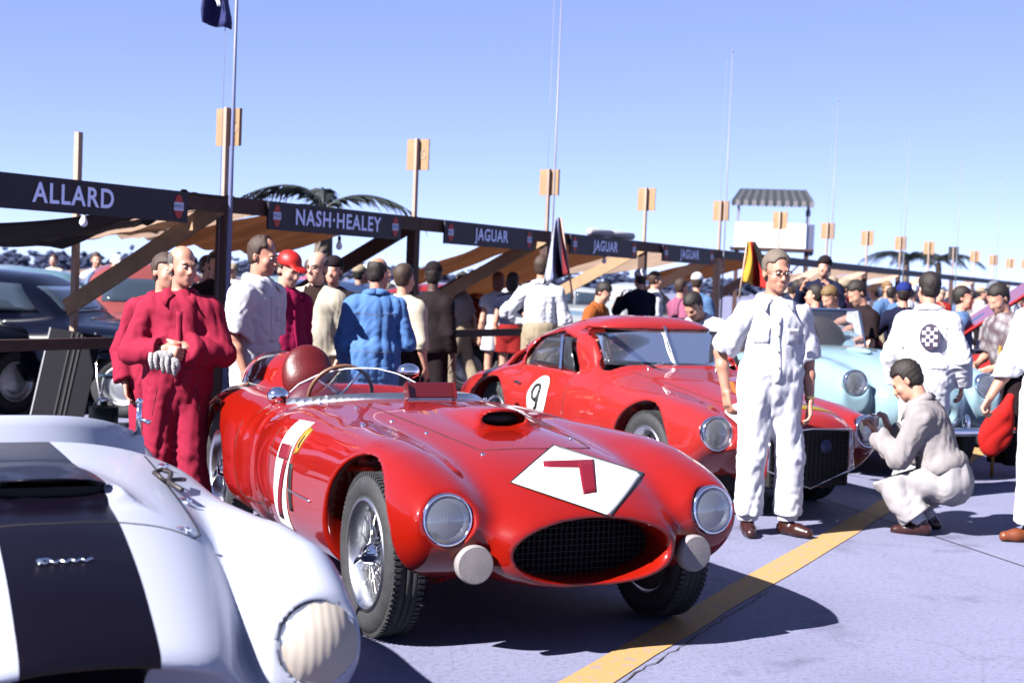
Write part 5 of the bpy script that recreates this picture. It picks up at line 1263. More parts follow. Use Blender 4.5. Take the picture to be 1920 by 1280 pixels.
    def garment(s, name, m, torso=True, hips=True, sleeves=(0, 0), legs=(0, 0), e=.016, wr=.006, fr=30, open_neck=.07, collar=False, flare=(0, 0), cut=None, q=None, seed=1, tuck=None, hem=None, blouse=False, coat=False):
        """clothing grown from the body: sleeves / legs = how far down the limb (0..2: 1 = elbow or knee, 2 = wrist or ankle)"""
        k = s.k; f_pts = [s.P - s.up * .16 * k, s.N + s.up * .08 * k] + [s.sh[1], s.sh[-1]]
        def lim(a, b, c, t): return b if t == 1 else (a + (b - a) * t if t < 1 else b + (c - b) * (t - 1))
        for sg, t in ((1, sleeves[0]), (-1, sleeves[1])):
            if t > 0: f_pts += [s.el[sg] if t > 1 else lim(s.sh[sg], s.el[sg], s.wr[sg], t), lim(s.sh[sg], s.el[sg], s.wr[sg], t)]
        for sg, t in ((1, legs[0]), (-1, legs[1])):
            if t > 0: f_pts += [s.kn[sg], lim(s.hip[sg], s.kn[sg], s.an[sg], t)]
        if not torso: f_pts = f_pts[:1] + f_pts[4:] + [s.P + s.up * .15 * k]
        if hem: f_pts.append(s.P - s.up * hem)
        lo, hi = s.bounds(f_pts, .20); f = Field(lo, hi, q or s.q)
        cuts = []
        for sg, t in ((1, sleeves[0]), (-1, sleeves[1])):
            if t <= 0: continue
            end = lim(s.sh[sg], s.el[sg], s.wr[sg], t)
            f.op(cap_(s.sh[sg], s.el[sg] if t > 1 else end, .056 * k + e, .043 * k + e + (flare[1] if t <= 1 else 0)), .045 * k)
            if t > 1: f.op(cap_(s.el[sg], end, .043 * k + e, .032 * k + e + flare[1]), .02 * k); d = s.wr[sg] - s.el[sg]
            else: d = s.el[sg] - s.sh[sg]
            cuts.append((end, d / np.linalg.norm(d), .15 * k, (.030 if t > 1.6 else .042) * k + e * .6))
        for c, d, R, ri in cuts:
            f.op(clip_(c, d, R), .0, 's'); f.op(cap_(c - d * .03, c + d * .06, ri), .004, 's')
        cuts = []
        for sg, t in ((1, legs[0]), (-1, legs[1])):
            if t <= 0: continue
            end = lim(s.hip[sg], s.kn[sg], s.an[sg], t)
            if t > 1:
                f.op(cap_(s.hip[sg], s.kn[sg], .088 * k + e, .066 * k + e), .05 * k); f.op(cap_(s.kn[sg], end, .064 * k + e, .054 * k + e + flare[0]), .03 * k); d = s.an[sg] - s.kn[sg]
            else: f.op(cap_(s.hip[sg], end, .090 * k + e, .075 * k + e + flare[0]), .05 * k); d = s.kn[sg] - s.hip[sg]
            cuts.append((end, d / np.linalg.norm(d), .17 * k, .050 * k + e))
        if torso:
            for p, kk in s.torso(e, hips): f.op(p, kk)
            if hem: f.op(cap_(s.P + s.up * .1 * k, s.P - s.up * (hem - .05), .145 * k + e, .17 * k + e), .08)
            if blouse:
                f.op(ell_(s.P + (s.up * .10) * k, np.array((.172, .135 + s.belly * .6, .065)) * k + e, s.Rt), .05 * k)
        elif hips:
            f.op(ell_(s.P + (s.bk * .012) * k, np.array((.165, .122, .14)) * k + e, s.Rt)); f.op(ell_(s.P + (s.up * .09) * k, np.array((.150, .112 + s.belly * .6, .08)) * k + e, s.Rt), .05)
        if wr > 0:
            f.op(wob(wr * .75, fr * 1.1, seed, (1, 1, .18)), 0, 'add'); f.op(wob(wr * .28, fr * 1.3, seed + 7, (.7, .7, .7)), 0, 'add'); f.op(wob(wr * .22, fr * 2.8, seed + 11, (1, 1, .35)), 0, 'add')
            J = [(s.el[sg], s.wr[sg] - s.sh[sg]) for sg in (1, -1)] if max(sleeves) > 0 else []
            if max(legs) > 1: J += [(s.kn[sg], s.an[sg] - s.hip[sg]) for sg in (1, -1)] + [(s.an[sg] + (s.kn[sg] - s.an[sg]) * .2, s.an[sg] - s.kn[sg]) for sg in (1, -1)] + [(s.hip[sg] - s.up * .02 + s.lat * sg * -.03, s.up + s.lat * .8 * sg) for sg in (1, -1)]
            if torso: J += [(s.P + s.up * .13 * k, s.up), (s.sh[1] - s.lat * .06 * k - s.up * .06 * k, s.up + s.lat), (s.sh[-1] + s.lat * .06 * k - s.up * .06 * k, s.up - s.lat)]
            for i, (c, ax) in enumerate(J):                       # creases gather at the joints
                c = np.asarray(c, np.float32); ax = np.asarray(ax, float); ax = (ax / np.linalg.norm(ax)).astype(np.float32); rr = .11 * k
                def cr(x, y, z, c=c, ax=ax, rr=rr, i=i):
                    px, py, pz = x - c[0], y - c[1], z - c[2]; t_ = px * ax[0] + py * ax[1] + pz * ax[2]; g_ = np.exp(-(px**2 + py**2 + (pz)**2) / (2 * rr * rr))
                    return -wr * .42 * g_ * (np.sin(t_ * 88 + 3.0 * np.sin((px - py) * 21 + i) + 1.8 * np.sin((px + py + pz) * 37 + 2 * i) + i * 1.7))
                f.op((cr, (c - 3 * rr, c + 3 * rr)), 0, 'add')
        for c, d, R, ri in cuts:
            f.op(clip_(c, d, R), .0, 's'); f.op(cap_(c - d * .03, c + d * .06, ri), .004, 's')
        if torso:
            if open_neck > 0: f.op(cap_(s.N + s.up * .005 * k - s.bk * .005, s.N + s.up * .25 * k, open_neck * k * .86, open_neck * k * 1.1), .01, 's')
            if collar:
                for sg in (1, -1):
                    a = s.N + (s.bk * .062 + s.up * .045) * k; b = s.N + (s.lat * sg * .066 + s.up * .038 - s.bk * .0) * k; c = s.N + (s.lat * sg * .052 - s.bk * .085 - s.up * .022) * k; d_ = s.N + (s.lat * sg * .085 - s.bk * .098 - s.up * .070) * k
                    f.op(cap_(a, b, .013 * k), .012); f.op(cap_(b, c, .013 * k, .015 * k), .012); f.op(cap_(c, d_, .015 * k, .010 * k), .012)
            if not hips and not hem: f.op(plane_(s.P + s.up * (.02 if tuck is None else tuck) * k, -s.up), .004, 's') if False else None
            if tuck is not None:
                n_ = s.up; p_ = s.P + s.up * tuck * k
                f.op(((lambda x, y, z: (p_[0] - x) * n_[0] + (p_[1] - y) * n_[1] + (p_[2] - z) * n_[2]), None), 0, 'i')
        else:
            n_ = s.up; p_ = s.P + s.up * .135 * k
            f.op(((lambda x, y, z: (x - p_[0]) * n_[0] + (y - p_[1]) * n_[1] + (z - p_[2]) * n_[2]), None), 0, 'i')
        if cut: cut(f)
        o = f.build(name, m, s.root, proj=1); s.gf, s.go, s.gm = f, o, m
        return o
    def L3(s, x, y, z): return s.P + (s.lat * x + s.bk * y + s.up * z) * s.k
    def patch(s, name, x0, x1, z0, z1, back=False, m=None, off=.004, n=6, slant=0.0):
        """pocket, placket or seam sewn on the last garment, front or back"""
        sg = 1 if back else -1; q = [s.L3(x0, sg * .40, z0), s.L3(x1, sg * .40, z0), s.L3(x1 + slant, sg * .40, z1), s.L3(x0 + slant, sg * .40, z1)]
        return drape(s.gf, q, s.bk * -sg, off, name, m or s.gm, s.go, n if abs(x1 - x0) > .05 else 2, max(3, int(abs(z1 - z0) / .03)), back=0, thick=.006)
    def line(s, name, pts, back=False, r=.0022, m=None):
        sg = 1 if back else -1; return trace(s.gf, [s.L3(x, sg * .40, z) for x, z in pts], s.bk * -sg, r, name, m or STITCH, s.go, step=.02, sink=-.1, back=0)
    def flap_collar(s, m, spread=1.0):
        """turned-down collar, one leaf a side"""
        k = s.k
        for sg in (1, -1):
            A = [(0, .074, .066), (.044, .062, .064), (.070, .018, .058), (.068, -.034, .042), (.030, -.088, .012)]; B = [(0, .112, .020), (.066, .096, .018), (.120, .022, .010), (.124 * spread, -.064, -.022), (.088 * spread, -.145, -.066)]
            V = []; F_ = []
            for (a, b) in zip(A, B):
                for t in (0, .5, 1): c = [a[i] + (b[i] - a[i]) * t for i in range(3)]; bulge = .010 * (1 - abs(2 * t - 1)); V.append(Vector(s.N + (s.lat * sg * (c[0] + bulge * (1 if c[0] > 0 else 0)) + s.bk * c[1] + s.up * (c[2] + bulge)) * k))
            for i in range(4):
                for j in range(2): F_.append((i * 3 + j, i * 3 + j + 1, i * 3 + j + 4, i * 3 + j + 3))
            o = obj_from('collar', V, F_, m, s.go, True); so = o.modifiers.new('thickness', 'SOLIDIFY'); so.thickness = .008; so.offset = 0
    def belt(s, m, z=.125, w=.018):
        k = s.k; lo, hi = s.bounds([s.P + s.up * .1 * k], .30); f = Field(lo, hi, min(s.q, .009)); f.op(ell_(s.P + (s.up * .09) * k, np.array((.150, .112 + s.belly * .6, .085)) * k + .024, s.Rt)); p_ = s.P + s.up * z * k; n_ = s.up
        f.op(((lambda x, y, z_: np.abs((x - p_[0]) * n_[0] + (y - p_[1]) * n_[1] + (z_ - p_[2]) * n_[2]) - w), None), 0, 'i'); return f.build('belt', m, s.root)
    def hair(s, m, style='short', q=None):
        k = s.k; h = s.hpt; R = s.Rh; r = lambda *v: np.array(v) * k; lo, hi = s.bounds([s.head], .17); f = Field(lo, hi, q or min(s.q, .008))
        t = .011 if style != 'bald' else .006
        f.op(ell_(h(0, .018, .048), r(.076 + t, .097 + t, .090 + t), R)); f.op(ell_(h(0, .045, -.02), r(.066, .058, .06), R), .03 * k)
        if style == 'long': f.op(ell_(h(0, .05, -.04), r(.085, .065, .11), R), .03)
        f.op(wob(.004, 110, 3), 0, 'add')
        f.op(box_(h(0, -.10, -.06), r(.12, .090, .125), .02 * k, R), .012 * k, 's')                 # face
        for sg in (1, -1): f.op(ell_(h(sg * .085, -.01, -.045), r(.03, .045, .06), R), .008 * k, 's')   # ears and cheeks
        f.op(box_(h(0, .0, -.16), r(.2, .2, .085 if style != 'long' else .03), 0.01, R), .01, 's')
        if style == 'receding': f.op(ell_(h(0, -.075, .10), r(.055, .085, .07), R), .012 * k, 's')
        if style == 'bald': f.op(ell_(h(0, -.035, .13), r(.085, .140, .112), R), .012 * k, 's')
        if style == 'crew': f.op(ell_(h(0, -.100, .060), r(.062, .050, .048), R), .01 * k, 's')
        if style == 'short': f.op(ell_(h(0, -.105, .05), r(.07, .04, .045), R), .01 * k, 's')
        return f.build('hair', m, s.root)
    def eyes(s):
        for sg in (1, -1):
            e = MB(); e.ellipsoid(s.hpt(sg * .030, -.089, .004), np.array((.0125, .010, .0085)) * s.k, Matrix([list(a) for a in s.Rh])); eo = e.build('eye', mat('eye', (.35, .32, .30), .25), s.root)
            MB().ellipsoid(s.hpt(sg * .030, -.0975, .003), np.array((.006, .004, .006)) * s.k, Matrix([list(a) for a in s.Rh]), 10, 8).build('iris', mat('iris', (.03, .025, .02), .2), eo)
            MB().tube([s.hpt(sg * .014, -.0985, .021), s.hpt(sg * .032, -.0985, .027), s.hpt(sg * .048, -.086, .021)], [.004, .0048, .003], 6).build('eyebrow', mat('brow_hair', (.10, .07, .05), .9), s.root)
    def shoes(s, m, sole=None):
        k = s.k
        for sg in (1, -1):
            a = s.an[sg]; d = s.ft[sg]; fl = np.array((d[0], d[1], d[2])); lo, hi = s.bounds([a + d * .22 * k, a - d * .09 * k, a - np.array((0, 0, .1))], .09); f = Field(lo, hi, min(s.q, .008))
            up = np.array((0, 0, 1.0)); up = up - fl * up.dot(fl); up /= np.linalg.norm(up); b = a - up * .055 * k
            f.op(cap_(a + up * .01, a - up * .03 * k, .046 * k, .042 * k)); f.op(cap_(b - d * .035 * k, b + d * .09 * k, .040 * k, .040 * k), .03); f.op(cap_(b + d * .09 * k, b + d * .165 * k - up * .006 * k, .043 * k, .034 * k), .03)
            p_ = a - up * .088 * k
            f.op(((lambda x, y, z: (p_[0] - x) * up[0] + (p_[1] - y) * up[1] + (p_[2] - z) * up[2]), None), 0, 'i')
            f.op(cap_(a + up * .02, a + up * .12, .036 * k), .006, 's')
            f.build('shoe', m, s.root)
    def cap_hat(s, m, brim=True, style='cap'):
        k = s.k; h = s.hpt; R = s.Rh; r = lambda *v: np.array(v) * k; lo, hi = s.bounds([s.head, h(0, -.2, .08)], .17); f = Field(lo, hi, min(s.q, .009))
        f.op(ell_(h(0, .015, .070), r(.092, .113, .092), R)); f.op(box_(h(0, .02, -.03), r(.2, .2, .075), 0.0, R), .006, 's')
        if style == 'soft': f.op(ell_(h(0, .02, .115), r(.11, .125, .045), R), .03)
        if brim: f.op(ell_(h(0, -.115, .052), r(.072, .085, .010), R @ rotm(0, 14, 0)), .012)
        return f.build('cap', m, s.root)
    def glasses(s, m):
        g = MB(); fr_ = [[], []]
        for i, sg in enumerate((1, -1)):
            P = [s.hpt(sg * .031 + .021 * math.cos(t), -.112 - .002 * math.cos(t * 1), .004 + .016 * math.sin(t)) for t in np.linspace(0, 2 * np.pi, 21)]; g.tube(P, .0022, 6, False); g.tube([s.hpt(sg * .052, -.110, .010), s.hpt(sg * .078, -.06, .010), s.hpt(sg * .084, .012, .012)], .0022, 5)
        for sg in (1, -1): g.tube([s.hpt(sg * .012, -.112, .019), s.hpt(sg * .031, -.114, .0205), s.hpt(sg * .052, -.110, .015)], .0038, 6)
        g.tube([s.hpt(.011, -.113, .008), s.hpt(0, -.116, .011), s.hpt(-.011, -.113, .008)], .002, 5)
        return g.build('glasses', m, s.root)
    def put(s, px=None, Y=None, X=None, rz=0.0, drop=True, z=0.0):
        x = X if X is not None else (px - 960) / F_PX * Y * 1.0
        s.root.location = (x, Y, z); s.root.rotation_euler = (0, 0, math.radians(rz)); return s.root
STITCH = mat('stitching', (.10, .095, .11), .9)
HAIRD = mat('hair_dark', (.009, .006, .005), .6, bump=.4, bscale=220); HAIRB = mat('hair_brown', (.030, .016, .011), .6, bump=.4, bscale=220); HAIRG = mat('hair_grey', (.055, .048, .045), .7, bump=.4, bscale=220); HAIRF = mat('hair_fair', (.10, .058, .022), .6, bump=.4, bscale=220)
SK1 = skin('skin_a', (.31, .155, .108)); SK2 = skin('skin_b', (.28, .130, .088)); SK3 = skin('skin_c', (.34, .185, .135))
BROWNL = mat('brown_leather', (.020, .0055, .0045), .3, noise=.1, coat=.3); TANL = mat('tan_leather', (.10, .026, .010), .4, noise=.1)
WHITEC = cloth('white', (.36, .36, .39)); CREAMC = cloth('cream', (.30, .265, .21)); REDC = cloth('crimson', (.165, .008, .024)); MAGC = cloth('magenta', (.17, .004, .034)); BLUEC = cloth('blue', (.042, .095, .225)); NAVYC = cloth('navy', (.003, .004, .016)); DARKC = cloth('dark', (.007, .004, .005)); BROWNC = cloth('brown', (.009, .0045, .006)); GREYC = cloth('beige_grey', (.155, .14, .142)); GREYC2 = cloth('pale_grey', (.20, .188, .194)); PINKC = cloth('pink', (.15, .042, .08)); LBLUEC = cloth('light_blue', (.045, .085, .17)); REDT = cloth('red', (.115, .005, .005)); KHAKIC = cloth('khaki', (.17, .135, .095))

def man_spectacles():
    p = Person(H=1.76, lean=-1, head=(8, 6, 0), q=.0075, RA=((.14, .10, -.245), (-.035, -.04, -.25)), LA=((.075, .03, -.28), (.005, -.06, -.25)), LL=((.055, -.02, -.43), (.01, .03, -.41), (.75, -1, 0)), RL=((.02, -.02, -.43), (.0, .03, -.41), (.12, -1, 0)))
    r = p.body(sk=SK2, q=.0065, hmode=('relax', 'relax'), palm=((-1, .3, 0), (1, .3, 0)))
    tag(r, 'spectacled man in white overalls standing before the red coupe', 'person')
    p.garment('overalls', WHITEC, sleeves=(.92, .92), legs=(1.9, 1.9), e=.021, wr=.009, fr=26, collar=True, flare=(.012, .022), q=.0085, seed=4, blouse=True)
    p.flap_collar(WHITEC); p.patch('placket', -.018, .018, .02, .44); p.patch('pocket', .055, .145, .27, .37); p.patch('pocket', -.145, -.055, .27, .37); p.line('seam', [(.055, .355), (.145, .355)]); p.line('seam', [(-.145, .355), (-.055, .355)])
    for z in (.12, .22, .32, .40): MB().ellipsoid(p.gf.hit([p.L3(0, -.40, z)], p.bk, .6)[0] - p.bk * .007, (.006, .004, .006), None, 10, 6).build('button', STITCH, p.go)
    for sg in (1, -1): MB().lathe([(.062, -.03), (.068, -.01), (.066, .012), (.060, .03)], p.an[sg] + np.array((0, 0, .035)), p.kn[sg] - p.an[sg], 24).build('ankle_cuff', WHITEC, r)
    MB().tube([p.P + (p.up * .11 + p.lat * .19 * math.sin(a) - p.bk * (.145 * math.cos(a))) * p.k for a in np.linspace(-2.2, 2.2, 30)], .007, 6).build('waist_seam', mat('cloth_seam', (.15, .15, .18), .9), r)
    MB().box(p.P + p.lat * .09 + p.up * .33 - p.bk * .148, (.028, .004, .012), Matrix.Rotation(.1, 3, 'Z')).build('chest_patch', mat('cloth_patch', (.11, .10, .13), .9), r)
    MB().lathe([(.032, -.008), (.034, 0), (.032, .008)], p.wr[1] * .93 + p.el[1] * .07, p.wr[1] - p.el[1], 20).build('wristwatch', mat('gold', (.6, .42, .15), .3, 1.0), r)
    p.hair(mat('hair_greybrown', (.085, .066, .052), .7, bump=.4, bscale=220), 'crew'); p.eyes(); p.glasses(mat('tortoise', (.05, .02, .012), .3)); p.shoes(BROWNL)
    p.put(X=1.60, Y=8.74, rz=6)
    return p
def man_red_bald():
    p = Person(H=1.64, lean=-2, tyaw=14, head=(28, 2, 0), q=.0085, belly=.03, broad=1.05, LA=((.10, -.07, -.27), (-.235, -.11, .04), (-.9, -.2, .1)), RA=((.11, -.04, -.27), (-.215, -.15, .03), (-.9, -.25, -.15)))
    r = p.body(sk=SK2, q=.0075, hmode=('relax', 'grip'), palm=((0, 1, 0), (0, 1, -.3)))
    tag(r, 'bald man in crimson overalls with folded arms, beside the race car tail', 'person')
    p.garment('overalls', REDC, sleeves=(1.9, 1.9), legs=(1.95, 1.95), e=.026, wr=.011, fr=22, collar=True, flare=(.05, .014), q=.0095, seed=8, blouse=True)
    p.flap_collar(REDC); p.patch('placket', -.018, .018, -.02, .44, m=REDC); p.line('seam', [(-.12, -.04), (-.15, -.22)], m=SEAM); p.line('seam', [(.12, -.04), (.15, -.22)], m=SEAM); p.line('waist_seam', [(-.17, .09), (0, .085), (.17, .09)], m=SEAM)
    p.hair(HAIRG, 'bald'); p.eyes(); p.shoes(BROWNL)
    # string gloves held in the fist
    g = MB(); rs = random.Random(2); c = p.wr[-1] + np.array((.02, -.085, -.02))
    for i in range(5): a = c + np.array((-.07 + .032 * i, -.012 * (i % 2), .008 * (i % 2) - i * .008)); g.tube([a, a + np.array((.004, -.02, -.035)), a + np.array((.012, -.012, -.075)), a + np.array((.01, .0, -.09))], [.013, .014, .013, .009], 8)
    g.ellipsoid(c + np.array((.055, .0, -.065)), (.045, .022, .05), None, 12, 8); g.ellipsoid(c + np.array((.0, .0, -.01)), (.06, .02, .03), None, 12, 8)
    g.build('gloves', mat('string_glove', (.20, .19, .195), .95, bump=.8, bscale=90, noise=.15), r)
    p.put(px=335, Y=8.15, rz=-2); return p
def man_red_behind():
    p = Person(H=1.60, tyaw=20, head=(26, 0, 3), q=.011, LA=((.06, .0, -.28), (.02, -.1, -.24)), RA=((.09, .06, -.28), (-.02, -.10, -.23)))
    r = p.body(sk=SK2); tag(r, 'man in crimson overalls half hidden behind the bald man', 'person')
    p.garment('overalls', REDC, sleeves=(1.9, 1.9), legs=(1.95, 1.95), e=.025, wr=.011, fr=22, collar=True, flare=(.045, .014), q=.011, seed=18, blouse=True); p.flap_collar(REDC)
    p.hair(HAIRB, 'short'); p.eyes(); p.shoes(BROWNL); p.put(px=303, Y=8.8, rz=0); return p
def man_white_profile():
    p = Person(H=1.75, lean=1, head=(8, 10, 0), q=.0085, LA=((.05, .03, -.285), (.0, -.09, -.24)), RA=((.05, .015, -.285), (-.015, -.10, -.23)))
    r = p.body(sk=SK2, q=.0075); tag(r, 'man in white short-sleeved shirt and white trousers seen in profile', 'person')
    p.garment('trousers', WHITEC, torso=False, legs=(1.95, 1.95), e=.028, wr=.008, fr=24, flare=(.03, 0), q=.010, seed=3)
    p.garment('shirt', WHITEC, sleeves=(.9, .9), e=.026, wr=.009, fr=26, collar=True, flare=(0, .024), q=.0095, seed=5, tuck=.10, hips=False); p.flap_collar(WHITEC); p.patch('placket', -.018, .018, .12, .44); p.patch('pocket', .05, .14, .27, .37); p.belt(mat('white_belt', (.14, .13, .14), .5))
    p.hair(HAIRB, 'receding'); p.eyes(); p.shoes(BROWNL); p.put(px=478, Y=9.55, rz=62); return p
def man_red_cap():
    p = Person(H=1.66, lean=2, head=(0, 14, 0), q=.011, RA=((.06, .02, -.28), (0, -.10, -.22)))
    r = p.body(sk=SK3); tag(r, 'man in magenta shirt and bright red peaked cap', 'person')
    p.garment('shirt', MAGC, sleeves=(1.9, 1.9), e=.028, wr=.01, fr=24, collar=True, flare=(0, .01), seed=6, hem=.12, tuck=-.12); p.flap_collar(MAGC); p.patch('placket', -.016, .016, -.08, .42); p.garment('trousers', DARKC, torso=False, legs=(1.95, 1.95), e=.02, wr=.006, flare=(.02, 0), q=.013)
    p.hair(HAIRB, 'short'); p.cap_hat(mat('red_cap', (.24, .006, .004), .5)); p.put(px=528, Y=10.3, rz=48); return p
def man_cream_jacket():
    p = Person(H=1.68, head=(-8, 0, 0), q=.010, belly=.02, LA=((.09, .08, -.27), (-.03, -.12, -.2)), RA=((.06, .03, -.28), (0, -.06, -.25)))
    r = p.body(sk=SK3, q=.0085); tag(r, 'bald man in cream jacket over a dark brown shirt', 'person')
    p.garment('shirt', cloth('choc', (.012, .005, .004)), e=.014, wr=.004, collar=False, hips=False, tuck=.02, open_neck=.055, q=.012)
    def openf(f):
        k = p.k
        def v(x, y, z):
            t = np.clip((z - (p.P[2] + .16 * k)) / (.40 * k), 0, 1); return np.maximum(np.abs(x + .01) - (.004 + .070 * t ** 1.2), y + .02)
        f.op((v, None), .006, 's')
    p.garment('jacket', CREAMC, sleeves=(1.95, 1.95), e=.036, wr=.010, fr=22, hem=.14, tuck=-.14, flare=(0, .012), seed=12, cut=openf, q=.010)
    p.garment('trousers', DARKC, torso=False, legs=(1.95, 1.95), e=.02, wr=.005, q=.014); p.hair(HAIRG, 'bald'); p.eyes(); p.glasses(mat('tortoise', (.05, .02, .012), .3)); p.put(px=592, Y=11.0, rz=-16); return p
def man_blue():
    p = Person(H=1.65, lean=2, tyaw=-10, head=(-38, 4, 0), q=.0095, belly=.02, RA=((.10, -.02, -.27), (-.10, -.20, .06)), LA=((.09, .02, -.28), (-.06, -.14, -.20)))
    r = p.body(sk=SK2, q=.0085); tag(r, 'balding man in pale blue overalls seen from behind', 'person')
    p.garment('overalls', BLUEC, sleeves=(1.9, 1.9), legs=(1.95, 1.95), e=.026, wr=.013, fr=22, collar=False, flare=(.03, .014), q=.0095, seed=14, blouse=True); p.flap_collar(BLUEC); p.line('yoke_seam', [(-.17, .40), (0, .385), (.17, .40)], True); p.line('waist_seam', [(-.17, .085), (0, .08), (.17, .085)], True); p.patch('pocket', .04, .13, -.16, -.04, True); p.patch('pocket', -.13, -.04, -.16, -.04, True)
    p.hair(HAIRD, 'bald'); p.put(px=702, Y=10.6, rz=196); return p
def man_hips():
    p = Person(H=1.80, head=(-30, 2, 0), q=.010, LA=((.19, .04, -.20), (-.16, -.10, -.14)), RA=((.10, .0, -.26), (-.02, -.1, -.2)))
    r = p.body(sk=SK1, q=.009); tag(r, 'man in white shirt with hand on hip, seen from behind beyond the coupe', 'person')
    p.garment('trousers', KHAKIC, torso=False, legs=(1.95, 1.95), e=.026, wr=.007, q=.012, flare=(.02, 0)); p.garment('shirt', WHITEC, sleeves=(1.9, 1.9), e=.028, wr=.010, fr=24, flare=(0, .012), seed=15, tuck=.10, hips=False, collar=False); p.flap_collar(WHITEC); p.line('yoke_seam', [(-.16, .41), (0, .40), (.16, .41)], True); p.belt(BROWNL)
    p.hair(HAIRB, 'short'); p.put(px=1011, Y=15.3, rz=172); return p
def man_shade():
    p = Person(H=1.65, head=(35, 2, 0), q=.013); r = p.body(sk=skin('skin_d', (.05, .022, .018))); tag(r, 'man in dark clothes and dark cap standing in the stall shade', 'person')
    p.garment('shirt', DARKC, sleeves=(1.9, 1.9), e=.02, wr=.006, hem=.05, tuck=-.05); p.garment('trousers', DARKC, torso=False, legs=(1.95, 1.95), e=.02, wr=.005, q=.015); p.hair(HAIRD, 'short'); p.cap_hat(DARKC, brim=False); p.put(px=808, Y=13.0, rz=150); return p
def man_checker():
    p = Person(H=1.70, lean=3, head=(28, 6, 0), q=.009, LA=((.10, .03, -.27), (-.03, -.12, -.22)), RA=((.10, .02, -.27), (-.0, -.14, -.2)))
    r = p.body(sk=SK1, q=.0085); tag(r, 'dark-haired man in white overalls with a round chequered patch on his back', 'person')
    p.garment('overalls', WHITEC, sleeves=(1.9, 1.9), legs=(1.95, 1.95), e=.028, wr=.013, fr=22, collar=False, flare=(.03, .012), q=.0095, seed=21, blouse=True); p.flap_collar(WHITEC); p.line('yoke_seam', [(-.17, .41), (0, .40), (.17, .41)], True); p.line('waist_seam', [(-.17, .085), (0, .08), (.17, .085)], True); p.patch('pocket', .04, .13, -.16, -.04, True); p.hair(HAIRD, 'short'); p.shoes(BROWNL)
    # round patch with chequers
    c = p.P + (p.up * .335 + p.bk * .162 - p.lat * .035) * p.k; B, U, L = Vector(p.bk), Vector(p.up), Vector(p.lat); n = 28
    V = [Vector(c) + B * .012] + [Vector(c) + B * (.012 - .010) + (L * math.cos(2 * math.pi * k / n) * .075 + U * math.sin(2 * math.pi * k / n) * .098) for k in range(n)]
    pa = obj_from('back_patch', V, [(0, 1 + k, 1 + (k + 1) % n) for k in range(n)], mat('patch_dark', (.03, .02, .04), .8), r)
    for i in range(4):
        for j in range(5):
            if (i + j) % 2 == 0: q = Vector(c) + L * (-.042 + .028 * i) + U * (-.056 + .028 * j) + B * .0115; obj_from('patch_square', [q - L * .0135 - U * .0135, q + L * .0135 - U * .0135, q + L * .0135 + U * .0135, q - L * .0135 + U * .0135], [(0, 1, 2, 3)], WHITEC, pa)
    p.put(px=1738, Y=10.7, rz=158); return p
def man_crouching():
    p = Person(H=1.74, pelvis=(0, .10, .36), lean=22, head=(0, 14, 0), q=.0085, LA=((.05, -.20, -.20), (-.12, -.14, .22), (-.2, -.3, .9)), RA=((.06, -.20, -.22), (-.07, -.12, .24), (-.2, -.3, .9)),
               LL=((.06, -.42, .07), (.0, .27, -.31), (.0, -1, -.1)), RL=((.10, -.40, .06), (.0, .26, -.32), (.05, -1, -.15)))
    r = p.body(sk=SK1, q=.0085, hmode=('grip', 'grip'), palm=((0, -1, .2), (0, -1, .2))); tag(r, 'man in beige shirt crouching at the coupe nose with a camera', 'person')
    p.garment('trousers', GREYC2, torso=False, legs=(1.92, 1.92), e=.026, wr=.009, fr=26, flare=(.03, 0), q=.0095, seed=31); p.garment('shirt', GREYC, sleeves=(1.92, 1.92), e=.025, wr=.011, fr=24, collar=False, flare=(0, .012), q=.009, seed=32, tuck=.06, hips=False, blouse=True); p.flap_collar(GREYC); p.line('yoke_seam', [(-.16, .41), (0, .40), (.16, .41)], True); p.belt(BROWNL, .115)
    p.hair(HAIRD, 'short'); p.shoes(BROWNL)
    for sg in (1, -1): MB().lathe([(.046, -.05), (.048, 0), (.046, .05)], p.an[sg] + (p.kn[sg] - p.an[sg]) * .10, p.kn[sg] - p.an[sg], 18).build('sock', WHITEC, r)
    p.put(X=2.72, Y=9.05, rz=-118)
    cm = MB(); R = Matrix.Rotation(math.radians(-118), 3, 'Z'); base = Vector(p.root.location) + R @ Vector((p.wr[-1] + p.wr[1]) / 2) + R @ Vector((-.0, -.06, .06))
    root = empty('camera_body', base, math.radians(-118)); tag(root, 'small chrome camera held up by the crouching man', 'camera')
    MB().box((0, 0, 0), (.062, .022, .036), None, .006).build('case', STEEL, root); MB().lathe([(.028, 0), (.028, .04), (.022, .045), (0, .04)], (0, -.02, 0), (0, -1, 0), 20).build('lens_barrel', CHROME, root); MB().box((0, 0, .042), (.02, .014, .010), None, .003).build('viewfinder', CHROME, root)
    return p
def man_edge():
    p = Person(H=1.80, head=(0, 0, 0), q=.011, RA=((.10, -.02, -.27), (.10, -.08, -.22)), RL=((.02, -.02, -.43), (.0, .03, -.41), (.9, -.6, 0)))
    r = p.body(sk=SK2, hmode=('relax', 'grip')); tag(r, 'man in white with tan shoes cut off by the right edge', 'person')
    p.garment('trousers', WHITEC, torso=False, legs=(1.93, 1.93), e=.030, wr=.009, fr=24, flare=(.02, 0), seed=41); p.garment('shirt', WHITEC, sleeves=(1.8, 1.8), e=.03, wr=.010, tuck=.08, hips=False, seed=42); p.belt(TANL); p.hair(HAIRB, 'short'); p.shoes(TANL)
    p.put(X=3.37, Y=8.78, rz=-30); h = p.root.matrix_basis @ Vector(p.wr[-1]); return p
PEOPLE = [f() for f in (man_spectacles, man_red_bald, man_red_behind, man_white_profile, man_red_cap, man_cream_jacket, man_blue, man_hips, man_shade, man_checker, man_crouching, man_edge)]
